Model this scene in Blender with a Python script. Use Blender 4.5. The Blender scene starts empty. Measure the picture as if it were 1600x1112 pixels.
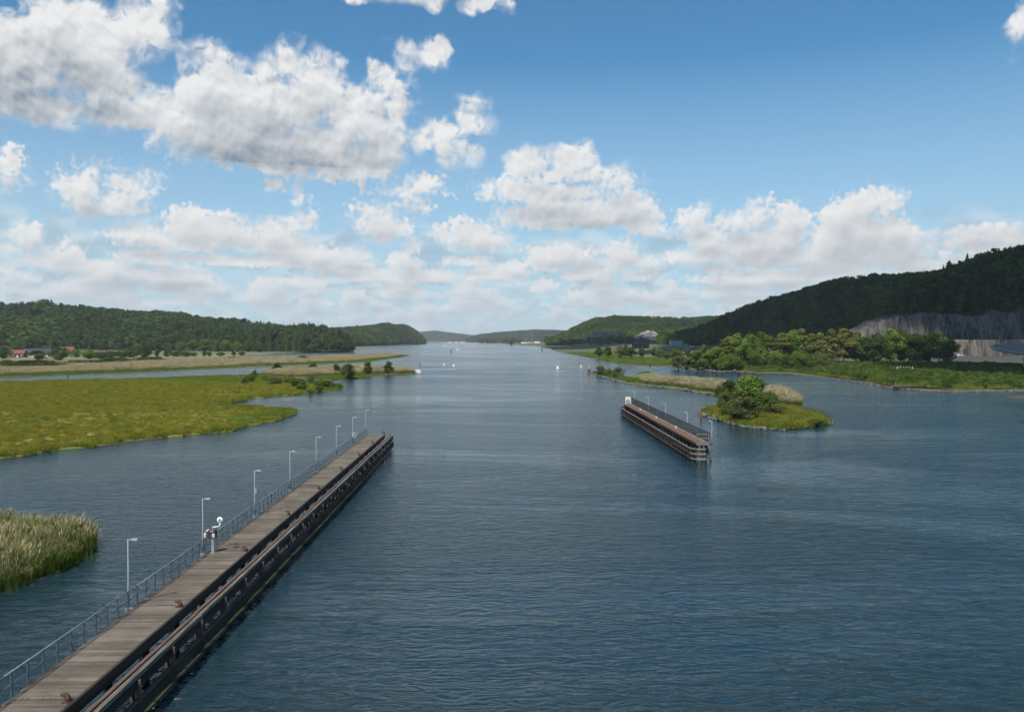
import bpy, bmesh, math, random
import numpy as np
from mathutils import Vector, Matrix, Euler
from mathutils.geometry import delaunay_2d_cdt

SC = bpy.context.scene
COL = SC.collection
R = math.radians
random.seed(7)
RNG = np.random.default_rng(7)

# ------------------------------------------------------------------ camera
HAZE = 4.5e-5
CAM_H = 18.0                      # the bridge the picture was taken from
FPX, CX, CY, HORIZON = 1250.0, 800.0, 556.0, 531.0
PITCH = math.atan((CY - HORIZON) / FPX)
cam = bpy.data.cameras.new('camera')
cam.sensor_width = 36.0
cam.lens = FPX / 1600.0 * 36.0
cam.clip_start, cam.clip_end = 0.5, 90000.0
camo = bpy.data.objects.new('camera', cam)
camo.location = (0, 0, CAM_H)
camo.rotation_euler = (R(90) - PITCH, 0, 0)
COL.objects.link(camo)
SC.camera = camo

# ------------------------------------------------------------------ light
SUN_EL, SUN_AZ = R(53), R(200)    # azimuth clockwise from +Y (the view): behind the viewer, to the left
SUN_DIR = Vector((math.sin(SUN_AZ) * math.cos(SUN_EL), math.cos(SUN_AZ) * math.cos(SUN_EL), math.sin(SUN_EL)))
sun = bpy.data.lights.new('sun', 'SUN')
sun.energy, sun.angle, sun.color = 4.2, R(0.5), (1.0, 0.95, 0.87)
suno = bpy.data.objects.new('sun', sun)
suno.rotation_euler = SUN_DIR.to_track_quat('Z', 'Y').to_euler()
COL.objects.link(suno)

SC.view_settings.view_transform = 'Standard'
SC.view_settings.look = 'None'
SC.view_settings.exposure = 0.3
SC.view_settings.gamma = 1.0
SC.view_settings.use_curve_mapping = False
SC.cycles.use_denoising = True
SC.cycles.denoiser = 'OPENIMAGEDENOISE'
SC.cycles.denoising_input_passes = 'RGB_ALBEDO_NORMAL'
SC.cycles.denoising_prefilter = 'ACCURATE'
SC.cycles.use_adaptive_sampling = True
SC.cycles.adaptive_threshold = 0.03
SC.cycles.adaptive_min_samples = 12
SC.cycles.max_bounces = 6
SC.cycles.diffuse_bounces = 2
SC.cycles.glossy_bounces = 3
SC.cycles.transmission_bounces = 3
SC.cycles.volume_bounces = 0
SC.cycles.transparent_max_bounces = 8
SC.cycles.sample_clamp_direct = 3.0
SC.cycles.sample_clamp_indirect = 3.0
SC.cycles.caustics_reflective = False
SC.cycles.caustics_refractive = False


# ------------------------------------------------------------------ node expressions
class X:
    """a socket (or a number) with arithmetic: builds Math nodes"""
    def __init__(s, nt, v): s.nt, s.v = nt, v
    def _m(s, op, *a):
        n = s.nt.nodes.new('ShaderNodeMath'); n.operation = op
        for i, q in enumerate((s,) + a): put(s.nt, q, n.inputs[i])
        return X(s.nt, n.outputs[0])
    def __add__(s, o): return s._m('ADD', o)
    __radd__ = __add__
    def __sub__(s, o): return s._m('SUBTRACT', o)
    def __rsub__(s, o): return X(s.nt, o)._m('SUBTRACT', s)
    def __mul__(s, o): return s._m('MULTIPLY', o)
    __rmul__ = __mul__
    def __truediv__(s, o): return s._m('DIVIDE', o)
    def __rtruediv__(s, o): return X(s.nt, o)._m('DIVIDE', s)
    def mx(s, o): return s._m('MAXIMUM', o)
    def mn(s, o): return s._m('MINIMUM', o)
    def smin(s, o, k): return s._m('SMOOTH_MIN', o, k)
    def pw(s, o): return s._m('POWER', o)
    def madd(s, a, b): return s._m('MULTIPLY_ADD', a, b)
    def step(s, a, b, lo=0.0, hi=1.0, kind='SMOOTHSTEP'):
        n = s.nt.nodes.new('ShaderNodeMapRange'); n.interpolation_type = kind
        for i, q in enumerate((s, a, b, lo, hi)): put(s.nt, q, n.inputs[i])
        return X(s.nt, n.outputs[0])


def put(nt, v, sock):
    if isinstance(v, X): v = v.v
    if hasattr(v, 'is_output'): nt.links.new(v, sock)
    elif isinstance(v, (tuple, list)) and len(v) == 3 and sock.type == 'RGBA': sock.default_value = (*v, 1)
    else: sock.default_value = v


def node(nt, kind, out=0, props=None, **ins):
    n = nt.nodes.new(kind)
    for k, v in (props or {}).items(): setattr(n, k, v)
    for k, v in ins.items():
        k = k.replace('_', ' ')
        put(nt, v, n.inputs[int(k[1:]) if k[0] == 'i' and k[1:].isdigit() else k])
    return X(nt, n.outputs[out])


def combine(nt, x, y, z=0.0): return node(nt, 'ShaderNodeCombineXYZ', X=x, Y=y, Z=z)
def noise(nt, vec, scale, detail=4.0, rough=0.5, dist=0.0, lac=2.0, dims='3D', **props):
    return node(nt, 'ShaderNodeTexNoise', 0, dict(noise_dimensions=dims, **props), Vector=vec, Scale=scale, Detail=detail,
                Roughness=rough, Lacunarity=lac, Distortion=dist)
def mixc(nt, f, a, b, blend='MIX'):
    n = nt.nodes.new('ShaderNodeMix'); n.data_type = 'RGBA'; n.blend_type = blend
    put(nt, f, n.inputs[0]); put(nt, a, n.inputs[6]); put(nt, b, n.inputs[7])
    return X(nt, n.outputs[2])
def ramp(nt, f, stops, interp='LINEAR'):
    n = nt.nodes.new('ShaderNodeValToRGB'); cr = n.color_ramp; cr.interpolation = interp
    while len(cr.elements) < len(stops): cr.elements.new(0.5)
    for el, (p, c) in zip(cr.elements, stops): el.position = p; el.color = (*c, 1)
    put(nt, f, n.inputs[0])
    return X(nt, n.outputs[0])


# ------------------------------------------------------------------ picture -> place
def ray(px, py):
    x, z = (px - CX) / FPX, (CY - py) / FPX
    return Vector((x, math.cos(PITCH) + z * math.sin(PITCH), -math.sin(PITCH) + z * math.cos(PITCH)))
def ground(px, py, h=0.0):
    d = ray(px, py); t = (h - CAM_H) / d.z
    return Vector((d.x * t, d.y * t, h))
def at(px, py, Y):
    d = ray(px, py); t = Y / d.y
    return Vector((d.x * t, Y, CAM_H + d.z * t))
def azel(px, py):
    d = ray(px, py).normalized()
    return math.degrees(math.atan2(d.x, d.y)), math.degrees(math.asin(d.z))

# ------------------------------------------------------------------ sky: Nishita with cumulus clouds
world = bpy.data.worlds.new('World'); SC.world = world; world.use_nodes = True
wt = world.node_tree; wt.nodes.clear()
SKY_STRENGTH = 0.085
SKY_TINT = (0.58, 1.04, 1.16)

# cumulus heaps: centre and half size as azimuth / elevation extents, given in picture units
HEAPS = [  # upper left
    (30, 105, 80, 75), (125, 62, 95, 55), (215, 42, 48, 48), (150, 120, 70, 52), (70, 168, 110, 28), (-60, 80, 90, 90), (243, 18, 24, 22),
    (195, 140, 42, 36), (200, 178, 70, 22), (100, 20, 60, 40),
    # great heap left of the middle
    (332, 145, 58, 66), (488, 138, 44, 58), (410, 172, 88, 72), (558, 186, 52, 46), (598, 180, 36, 34), (292, 190, 68, 46),
    (440, 228, 165, 40), (515, 250, 105, 32), (365, 215, 125, 42), (590, 222, 42, 40), (252, 178, 30, 30), (626, 172, 18, 16), (455, 105, 34, 28),
    # tufts
    (655, 84, 30, 20), (640, 104, 13, 14), (674, 76, 15, 12), (740, 170, 13, 14), (738, 190, 20, 20),
    (690, 206, 24, 14), (720, 238, 34, 18), (655, 216, 22, 20), (594, 126, 22, 17),
    # left edge and below the upper heap
    (6, 262, 26, 30), (16, 282, 18, 10), (128, 292, 34, 28), (208, 290, 34, 22), (170, 318, 56, 20), (226, 278, 17, 14), (125, 272, 22, 12),
    (42, 366, 28, 20), (8, 388, 30, 12), (52, 402, 30, 11), (88, 402, 20, 13),
    (212, 366, 46, 18), (300, 352, 44, 25), (352, 360, 52, 26), (262, 378, 90, 13), (422, 362, 34, 18), (464, 350, 28, 16), (398, 378, 84, 13), (296, 334, 16, 12),
    (245, 402, 70, 10), (360, 408, 60, 8),
    (152, 436, 42, 22), (110, 455, 50, 15), (196, 432, 40, 16), (262, 436, 44, 18), (56, 462, 40, 14), (300, 448, 60, 12), (172, 462, 40, 14), (20, 450, 22, 10),
    # middle
    (590, 348, 42, 28), (656, 320, 18, 12), (624, 356, 18, 14), (632, 402, 21, 12), (640, 388, 11, 10), (656, 284, 30, 15), (640, 298, 44, 8),
    (428, 290, 12, 7), (467, 302, 11, 14),
    (832, 258, 42, 22), (888, 256, 40, 24), (908, 243, 18, 16), (846, 300, 96, 16), (784, 292, 40, 15), (962, 284, 34, 20), (905, 334, 112, 22),
    (978, 318, 42, 28), (1004, 350, 34, 15), (820, 338, 44, 18), (870, 275, 60, 14),
    (738, 368, 50, 20), (715, 354, 18, 12), (772, 380, 26, 10),
    (880, 395, 60, 14), (850, 410, 40, 12), (920, 428, 46, 14), (960, 412, 30, 10), (540, 400, 50, 12), (800, 415, 26, 9), (740, 430, 22, 10),
    # right
    (1352, 318, 34, 26), (1312, 338, 32, 26), (1384, 312, 21, 18), (1330, 372, 72, 38), (1392, 378, 46, 42), (1420, 410, 36, 20), (1300, 402, 56, 16), (1448, 420, 16, 9),
    (1236, 345, 26, 26), (1222, 374, 30, 28), (1180, 334, 22, 16), (1150, 350, 36, 22), (1180, 384, 74, 26), (1104, 372, 44, 18), (1096, 398, 64, 14), (1244, 402, 56, 20),
    (1196, 318, 9, 10), (1085, 340, 24, 20),
    (1522, 362, 52, 12), (1580, 368, 34, 16), (1500, 382, 46, 7), (1562, 396, 56, 8), (1490, 408, 25, 9), (1140, 436, 70, 9), (1010, 466, 40, 11), (1200, 440, 60, 8),
    # over the upper edge
    (628, -14, 110, 20), (735, 6, 36, 9), (1604, 30, 20, 26),
    # outside the picture the same kind of sky goes on
    (-220, 330, 120, 60), (-330, 180, 150, 80), (-150, 440, 110, 24), (1760, 300, 130, 60), (1900, 160, 120, 60), (1720, 430, 100, 22),
    (300, -170, 160, 70), (900, -260, 150, 70), (1380, -190, 120, 50), (60, -330, 180, 90),
]



# small far heaps in rows, lower and flatter towards the horizon
_g = random.Random(12)
for row, n, w in ((405, 13, 40), (428, 15, 38), (452, 17, 33), (472, 20, 28), (490, 22, 24), (506, 22, 20)):
    for k in range(n):
        x = -120 + 1900 * (k + _g.uniform(0.1, 0.9)) / n; y = row + _g.uniform(-7, 7); a = w * _g.uniform(0.6, 1.3)
        a *= 1.3; HEAPS.append((x, y + a * 0.12, a, a * 0.20))
        if _g.random() < 0.85: HEAPS.append((x + a * _g.uniform(-0.5, 0.5), y - a * 0.14, a * 0.48, a * 0.30))

world.cycles.sampling_method = 'MANUAL'; world.cycles.sample_map_resolution = 256
tc = wt.nodes.new('ShaderNodeTexCoord')
sep = wt.nodes.new('ShaderNodeSeparateXYZ'); wt.links.new(tc.outputs['Generated'], sep.inputs[0])
dx, dy, dz = (X(wt, sep.outputs[i]) for i in range(3))
AZ = dx._m('ARCTAN2', dy) * (180 / math.pi)
EL = dz._m('ARCSINE') * (180 / math.pi)
EL0 = EL.mx(0.02)


NCELL = [0]
def heap_group(lst):
    """node group: signed distance (degrees, inside positive) to the union of a few heaps"""
    g = bpy.data.node_groups.new('cumulus_heaps', 'ShaderNodeTree')
    g.interface.new_socket('P', in_out='INPUT', socket_type='NodeSocketVector')
    g.interface.new_socket('D', in_out='OUTPUT', socket_type='NodeSocketFloat')
    gi, go = g.nodes.new('NodeGroupInput'), g.nodes.new('NodeGroupOutput')
    acc = None; NCELL[0] += 1; eps = NCELL[0] * 1e-4      # patches stay apart: nothing is shared between them
    for (cx, cy, rx, ry) in lst:
        a0, e0 = azel(cx + eps, cy)
        ra = (azel(cx + rx + eps, cy)[0] - azel(cx - rx, cy)[0]) / 2
        re = (azel(cx, cy - ry)[1] - azel(cx, cy + ry)[1]) / 2
        v = node(g, 'ShaderNodeVectorMath', 0, dict(operation='MULTIPLY_ADD'), i0=gi.outputs[0], i1=(1 / ra, 1 / re, 0), i2=(-a0 / ra, -e0 / re, 0))
        l = node(g, 'ShaderNodeVectorMath', 1, dict(operation='LENGTH'), i0=v)
        r = min(ra, re) * 0.75 + 0.25 * max(ra, re) + eps * 1e-2
        d = l.madd(-r, r)
        acc = d if acc is None else acc._m('SMOOTH_MAX', d, 0.35)
    g.links.new(acc.v, go.inputs[0])
    return g


def use_group(g, vec):
    n = wt.nodes.new('ShaderNodeGroup'); n.node_tree = g
    put(wt, vec, n.inputs[0])
    return X(wt, n.outputs[0])


def warp(p, s, amp):
    return node(wt, 'ShaderNodeVectorMath', 0, dict(operation='MULTIPLY_ADD'), i0=node(wt, 'ShaderNodeTexNoise', 1, dict(noise_dimensions='2D'), Vector=p, Scale=s, Detail=2.0), i1=(amp, amp, 0), i2=p)


def puff(az, el):
    """billowing relief, about -0.5 .. 0.5"""
    p = combine(wt, az, el)
    wv = warp(p, 0.8, 0.65)
    vor = node(wt, 'ShaderNodeTexVoronoi', 0, dict(feature='F1', normalize=True, voronoi_dimensions='2D'), Vector=wv, Scale=0.75, Detail=2.0, Roughness=0.5)
    fine = noise(wt, wv, 0.55, 7.0, 0.47, dims='2D')
    return (0.40 - vor) * 1.05 + (fine - 0.5) * 1.7


# shared by all clouds
P0 = combine(wt, AZ, EL)
K0 = EL0.step(1.0, 16.0, 0.28, 1.45, 'LINEAR')                  # relief follows the size of the heaps
N0 = puff(AZ, EL)
N1 = puff(AZ - 0.18, EL + 0.37)                                 # the same a little nearer the sun
P2 = combine(wt, AZ - 0.4, EL + EL0.step(1.0, 18.0, 0.28, 2.6, 'LINEAR'))
SOFT = noise(wt, P0, 0.30, 1.0, 0.5, dims='2D').step(0.35, 0.65, 0.42, 1.2) * EL0.step(1.0, 13.0, 0.16, 1.0, 'LINEAR')
WISP = noise(wt, P0, 1.3, 6.0, 0.62, 0.4, dims='2D').step(0.30, 0.50, 0.35, 1.0)
REL = (N0 - N1) * K0

# low banks of small far clouds down to the horizon, smaller the lower
bc, bl = None, None
for s, lo, hi, off, amt in ((0.42, 4.6, 9.0, 11.0, 0.75), (0.62, 2.8, 6.2, 31.0, 0.95), (0.95, 1.3, 3.9, 57.0, 0.9), (1.35, 0.2, 2.0, 83.0, 0.5)):
    pa, pe = AZ * (s * 0.72) + off, EL * (s * 1.65)
    b0 = noise(wt, combine(wt, pa, pe), 1.0, 5.0, 0.55, 0.0, dims='2D')
    b1 = noise(wt, combine(wt, pa + 0.2, pe + 0.45), 1.0, 1.0, 0.5, 0.0, dims='2D')
    m = EL.step(lo - (hi - lo) * 0.25, lo + (hi - lo) * 0.25) * EL.step(hi, hi - (hi - lo) * 0.45)
    cb = b0.step(0.40, 0.53) * m * amt
    lb = 1.05 + (b0 - b1) * 0.5 - b1.step(0.36, 0.66) * 0.55
    bc, bl = (cb, lb) if bc is None else (bc.mx(cb), bl + (lb - bl) * cb)

sky = wt.nodes.new('ShaderNodeTexSky'); sky.sky_type = 'NISHITA'; sky.sun_disc = False
sky.sun_elevation = SUN_EL; sky.sun_rotation = SUN_AZ
sky.air_density, sky.dust_density, sky.ozone_density, sky.altitude = 1.0, 0.2, 3.0, 20
SKYC = mixc(wt, 1.0, X(wt, sky.outputs[0]), SKY_TINT, 'MULTIPLY')
CW = 1.0 / SKY_STRENGTH
white, grey = tuple(c * CW for c in (0.70, 0.705, 0.705)), tuple(c * CW for c in (0.185, 0.232, 0.285))
haze_c = tuple(c * CW for c in (0.43, 0.545, 0.64))
FAR = EL.step(6.0, 0.3, 0.0, 0.40)
def cloudcol(l):
    c = mixc(wt, l.step(0.25, 1.18, 0.0, 1.0, 'LINEAR'), grey, white)
    return mixc(wt, FAR, c, haze_c)
CLEAR = mixc(wt, EL.step(19.0, 0.5, 0.0, 0.86, 'LINEAR'), SKYC, haze_c)
BACK = mixc(wt, bc * 0.5, CLEAR, cloudcol(bl))


def background(col):
    b = wt.nodes.new('ShaderNodeBackground'); put(wt, col, b.inputs[0]); b.inputs[1].default_value = SKY_STRENGTH
    return X(wt, b.outputs[0])


# parts of the heaps that lie in the shade of other clouds
GREYS = [(40, 115, 105, 62), (150, 170, 70, 18), (440, 248, 150, 20), (235, 446, 60, 12), (1530, 372, 90, 14), (130, 335, 60, 12), (640, -8, 120, 30), (890, 345, 90, 12)]
GREY = use_group(heap_group(GREYS), P0).step(-0.7, 0.9, 0.0, 1.0) * N0.step(-0.5, 0.6, 1.0, 0.55)


FINE = (noise(wt, P0, 2.6, 4.0, 0.5, dims='2D') - 0.5) * 1.7


def cell(lst, back, low=False):
    """the sky with the heaps that reach into one patch of it"""
    g = heap_group(lst)
    f0, f2 = use_group(g, P0), use_group(g, P2)
    h0 = f0 + ((N0 + FINE) if low else N0) * K0 + K0 * 0.24
    cov = h0.step(SOFT * -0.35, SOFT * 1.25) * WISP.mx(h0.step(SOFT * 0.3, SOFT * 1.8))
    shade = (f2 + N0 * 0.22 * K0).step(K0 * -0.65, EL0.step(1.0, 18.0, 0.35, 2.9, 'LINEAR'))     # 0 lit top .. 1 grey base
    lit = (1.09 - shade * (0.33 if low else 0.46)) + REL * 0.34 - GREY * 0.26
    return background(mixc(wt, cov * EL.step(0.0, 5.0, 0.85, 0.985), back, cloudcol(lit)))


def switch(f, a, b):
    n = wt.nodes.new('ShaderNodeMixShader'); put(wt, f, n.inputs[0]); put(wt, a, n.inputs[1]); put(wt, b, n.inputs[2])
    return X(wt, n.outputs[0])


# scattered heaps high up, beside and behind, outside the view
pz = combine(wt, dx / (dz.mx(0.0) + 0.22), dy / (dz.mx(0.0) + 0.22))
CH = noise(wt, pz, 1.5, 5.0, 0.55, 0.3, dims='2D').step(0.58, 0.68) * EL.step(3.0, 9.0)
WC = tuple(x * CW for x in (0.55, 0.575, 0.60))
edges = [-420, 130, 265, 400, 545, 700, 860, 1045, 1240, 1420, 2020]
SPLIT = 268
def band(low):
    """all azimuths of the upper or the lower sky"""
    back = BACK if low else CLEAR
    f = background(mixc(wt, CH * 0.9, back, WC))
    for x0, x1 in zip(edges, edges[1:]):
        near = [h for h in HEAPS if h[0] + h[2] + 34 > x0 and h[0] - h[2] - 34 < x1]
        q = [h for h in near if h[1] + h[3] + 55 > SPLIT] if low else [h for h in near if h[1] - h[3] - 30 < SPLIT]
        a0, a1 = azel(x0, 520)[0], azel(x1, 520)[0]
        f = switch(AZ._m('COMPARE', (a0 + a1) / 2, (a1 - a0) / 2), f, cell(q, back, low) if q else background(back))
    return f
upper = switch(EL._m('GREATER_THAN', azel(800, -420)[1]), band(False), background(mixc(wt, CH * 0.9, CLEAR, WC)))
final = switch(EL._m('GREATER_THAN', azel(800, SPLIT)[1]), band(True), upper)
final = switch(EL._m('LESS_THAN', -0.3), final, background(tuple(c * CW for c in (0.05, 0.07, 0.09))))
wo = wt.nodes.new('ShaderNodeOutputWorld'); wt.links.new(final.v, wo.inputs[0])


# ------------------------------------------------------------------ mesh helpers
class MB:
    """collects simple solids into one mesh"""
    def __init__(s): s.v, s.f = [], []
    def add(s, vs, fs):
        o = len(s.v); s.v += [tuple(p) for p in vs]; s.f += [tuple(i + o for i in f) for f in fs]; return s
    def box(s, lo, hi, M=None):
        x0, y0, z0 = lo; x1, y1, z1 = hi
        vs = [Vector(p) for p in ((x0, y0, z0), (x1, y0, z0), (x1, y1, z0), (x0, y1, z0), (x0, y0, z1), (x1, y0, z1), (x1, y1, z1), (x0, y1, z1))]
        if M is not None: vs = [M @ p for p in vs]
        return s.add(vs, [(0, 3, 2, 1), (4, 5, 6, 7), (0, 1, 5, 4), (1, 2, 6, 5), (2, 3, 7, 6), (3, 0, 4, 7)])
    def beam(s, a, b, w, h, up=(0, 0, 1), ch=0.0):
        """bar of section w (sideways) by h (upwards) between the middles of its ends, chamfered by ch"""
        a, b = Vector(a), Vector(b); d = (b - a).normalized(); up = Vector(up)
        sx = d.cross(up).normalized(); sz = sx.cross(d)
        w2, h2 = w / 2, h / 2
        if ch:
            pr = [(-w2 + ch, -h2), (w2 - ch, -h2), (w2, -h2 + ch), (w2, h2 - ch), (w2 - ch, h2), (-w2 + ch, h2), (-w2, h2 - ch), (-w2, -h2 + ch)]
        else: pr = [(-w2, -h2), (w2, -h2), (w2, h2), (-w2, h2)]
        n = len(pr)
        vs = [p + sx * u + sz * v for p in (a, b) for u, v in pr]
        return s.add(vs, [tuple(range(n)), tuple(reversed(range(n, 2 * n)))] + [(i, i + n, (i + 1) % n + n, (i + 1) % n) for i in range(n)])
    def tube(s, pts, rad, seg=8, cap=True):
        pts = [Vector(p) for p in pts]; n = len(pts)
        rad = rad if isinstance(rad, (list, tuple)) else [rad] * n
        vs = []
        for i, p in enumerate(pts):
            d = (pts[min(i + 1, n - 1)] - pts[max(i - 1, 0)]).normalized()
            u = d.orthogonal().normalized() if abs(d.z) < 0.9 else d.cross(Vector((0, 1, 0))).normalized()
            w = d.cross(u)
            vs += [p + (u * math.cos(t) + w * math.sin(t)) * rad[i] for t in (2 * math.pi * k / seg for k in range(seg))]
        fs = [(i * seg + k, i * seg + (k + 1) % seg, (i + 1) * seg + (k + 1) % seg, (i + 1) * seg + k) for i in range(n - 1) for k in range(seg)]
        if cap: fs += [tuple(reversed(range(seg))), tuple(range((n - 1) * seg, n * seg))]
        return s.add(vs, fs)
    def lathe(s, prof, seg=12, at=(0, 0, 0), M=None):
        vs = []
        for r, z in prof:
            vs += [Vector((r * math.cos(2 * math.pi * k / seg), r * math.sin(2 * math.pi * k / seg), z)) for k in range(seg)]
        if M is not None: vs = [M @ p for p in vs]
        vs = [p + Vector(at) for p in vs]; n = len(prof)
        fs = [(i * seg + k, i * seg + (k + 1) % seg, (i + 1) * seg + (k + 1) % seg, (i + 1) * seg + k) for i in range(n - 1) for k in range(seg)]
        fs += [tuple(reversed(range(seg))), tuple(range((n - 1) * seg, n * seg))]
        return s.add(vs, fs)
    def mesh(s, name, m=None, smooth=False):
        me = bpy.data.meshes.new(name); me.from_pydata(s.v, [], s.f); me.update()
        if smooth: me.polygons.foreach_set('use_smooth', [True] * len(me.polygons))
        if m: me.materials.append(m)
        return me
    def build(s, name, m, parent=None, smooth=False, loc=None):
        return link(name, s.mesh(name, m, smooth), parent, loc)


def link(name, me, parent=None, loc=None):
    o = bpy.data.objects.new(name, me); COL.objects.link(o)
    if parent: o.parent = parent
    if loc is not None: o.location = loc
    return o


def np_mesh(name, V, F, m=None, smooth=False):
    V, F = np.asarray(V, np.float32), np.asarray(F, np.int32)
    me = bpy.data.meshes.new(name); k = F.shape[1]
    me.vertices.add(len(V)); me.vertices.foreach_set('co', V.ravel())
    me.loops.add(F.size); me.loops.foreach_set('vertex_index', F.ravel())
    me.polygons.add(len(F)); me.polygons.foreach_set('loop_start', np.arange(0, F.size, k, dtype=np.int32))
    if smooth: me.polygons.foreach_set('use_smooth', np.ones(len(F), bool))
    me.update(calc_edges=True); me.validate()
    if m: me.materials.append(m)
    return me


def tag(o, label=None, cat=None, group=None, kind=None):
    if label: o['label'] = label
    if cat: o['category'] = cat
    if group: o['group'] = group
    if kind: o['kind'] = kind
    return o


def thing(name, label, cat, loc=(0, 0, 0), rz=0.0, group=None):
    o = bpy.data.objects.new(name, None); COL.objects.link(o)
    o.empty_display_size = 0.2
    o.location = loc; o.rotation_euler = (0, 0, rz)
    return tag(o, label, cat, group)


def copy_thing(root, label, loc, rz=0.0, scale=1.0):
    r = root.copy(); COL.objects.link(r); r.location = loc; r.rotation_euler = (0, 0, rz)
    r.scale = scale if isinstance(scale, tuple) else (scale,) * 3
    r['label'] = label
    for ch in root.children:
        c = ch.copy(); COL.objects.link(c); c.parent = r
        for g in ch.children:
            d = g.copy(); COL.objects.link(d); d.parent = c
    return r


ORD = ['first', 'second', 'third', 'fourth', 'fifth', 'sixth', 'seventh', 'eighth', 'ninth', 'tenth', 'eleventh', 'twelfth', 'thirteenth', 'fourteenth',
       'fifteenth', 'sixteenth', 'seventeenth', 'eighteenth', 'nineteenth', 'twentieth']


# ------------------------------------------------------------------ materials
def mat(name, c1, c2=None, rough=0.85, scale=1.0, stretch=(1, 1, 1), lo=0.35, hi=0.65, bump=0.0, detail=6.0, metal=0.0, rnd=0.0, world=False, spec=0.3, c3=None, s3=0.2):
    """two (or three) colours mixed by noise, a little relief, optional variation from object to object"""
    m = bpy.data.materials.new(name); m.use_nodes = True
    nt = m.node_tree; bs = nt.nodes['Principled BSDF']
    bs.inputs['Roughness'].default_value = rough; bs.inputs['Metallic'].default_value = metal
    bs.inputs['Specular IOR Level'].default_value = spec
    if world: co = node(nt, 'ShaderNodeNewGeometry', 0)
    else: co = node(nt, 'ShaderNodeTexCoord', 3)
    p = node(nt, 'ShaderNodeVectorMath', 0, dict(operation='MULTIPLY'), i0=co, i1=stretch)
    c = X(nt, c1)
    if c2 is not None:
        n = noise(nt, p, scale, detail, 0.6)
        c = mixc(nt, n.step(lo, hi), c1, c2)
        if c3 is not None: c = mixc(nt, noise(nt, p, s3, 4.0, 0.55).step(0.45, 0.62), c, c3)
        if bump:
            b = node(nt, 'ShaderNodeBump', 0, None, Strength=bump, Distance=0.03, Height=n); put(nt, b, bs.inputs['Normal'])
    if rnd:
        oi = nt.nodes.new('ShaderNodeObjectInfo')
        f = X(nt, oi.outputs['Random']).step(0, 1, 1 - rnd, 1 + rnd, 'LINEAR')
        c = mixc(nt, 1.0, c, combine(nt, f, f, f), 'MULTIPLY') if isinstance(c.v, bpy.types.NodeSocket) else mixc(nt, 1.0, c1, combine(nt, f, f, f), 'MULTIPLY')
    put(nt, c, bs.inputs['Base Color'])
    return m


def foliage(name, dark, light, scale=0.5, transl=0.35, rnd=0.25, warm=(1.12, 1.02, 0.8), zramp=None):
    """leaves: thin, part of the light passes through; colour drifts over the plant and from plant to plant"""
    m = bpy.data.materials.new(name); m.use_nodes = True
    nt = m.node_tree; nt.nodes.clear()
    co = node(nt, 'ShaderNodeTexCoord', 3)
    n = noise(nt, co, scale, 3.0, 0.6)
    c = mixc(nt, n.step(0.35, 0.66), dark, light)
    if zramp:                                                        # tips of another colour (dry plumes), height in metres
        z0, z1, tip = zramp
        s = nt.nodes.new('ShaderNodeSeparateXYZ'); put(nt, co, s.inputs[0])
        zz = X(nt, s.outputs[2]) + (noise(nt, co, 2.2, 2.0) - 0.5) * 0.9 * (z1 - z0)
        c = mixc(nt, zz.step(z0, z1), c, tip)
    oi = nt.nodes.new('ShaderNodeObjectInfo'); r = X(nt, oi.outputs['Random'])
    c = mixc(nt, (r * 7.13)._m('FRACT').step(0.5, 1.0, 0.0, 0.6), c, mixc(nt, 1.0, c, warm, 'MULTIPLY'))
    f = r.step(0, 1, 1 - rnd, 1 + rnd, 'LINEAR')
    c = mixc(nt, 1.0, c, combine(nt, f, f, f), 'MULTIPLY')
    d = node(nt, 'ShaderNodeBsdfDiffuse', 0, None, Color=c)
    t = node(nt, 'ShaderNodeBsdfTranslucent', 0, None, Color=mixc(nt, 1.0, c, (1.15, 1.2, 0.55), 'MULTIPLY'))
    x = nt.nodes.new('ShaderNodeMixShader'); x.inputs[0].default_value = transl
    put(nt, d, x.inputs[1]); put(nt, t, x.inputs[2])
    o = nt.nodes.new('ShaderNodeOutputMaterial'); nt.links.new(x.outputs[0], o.inputs[0])
    return m


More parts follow.
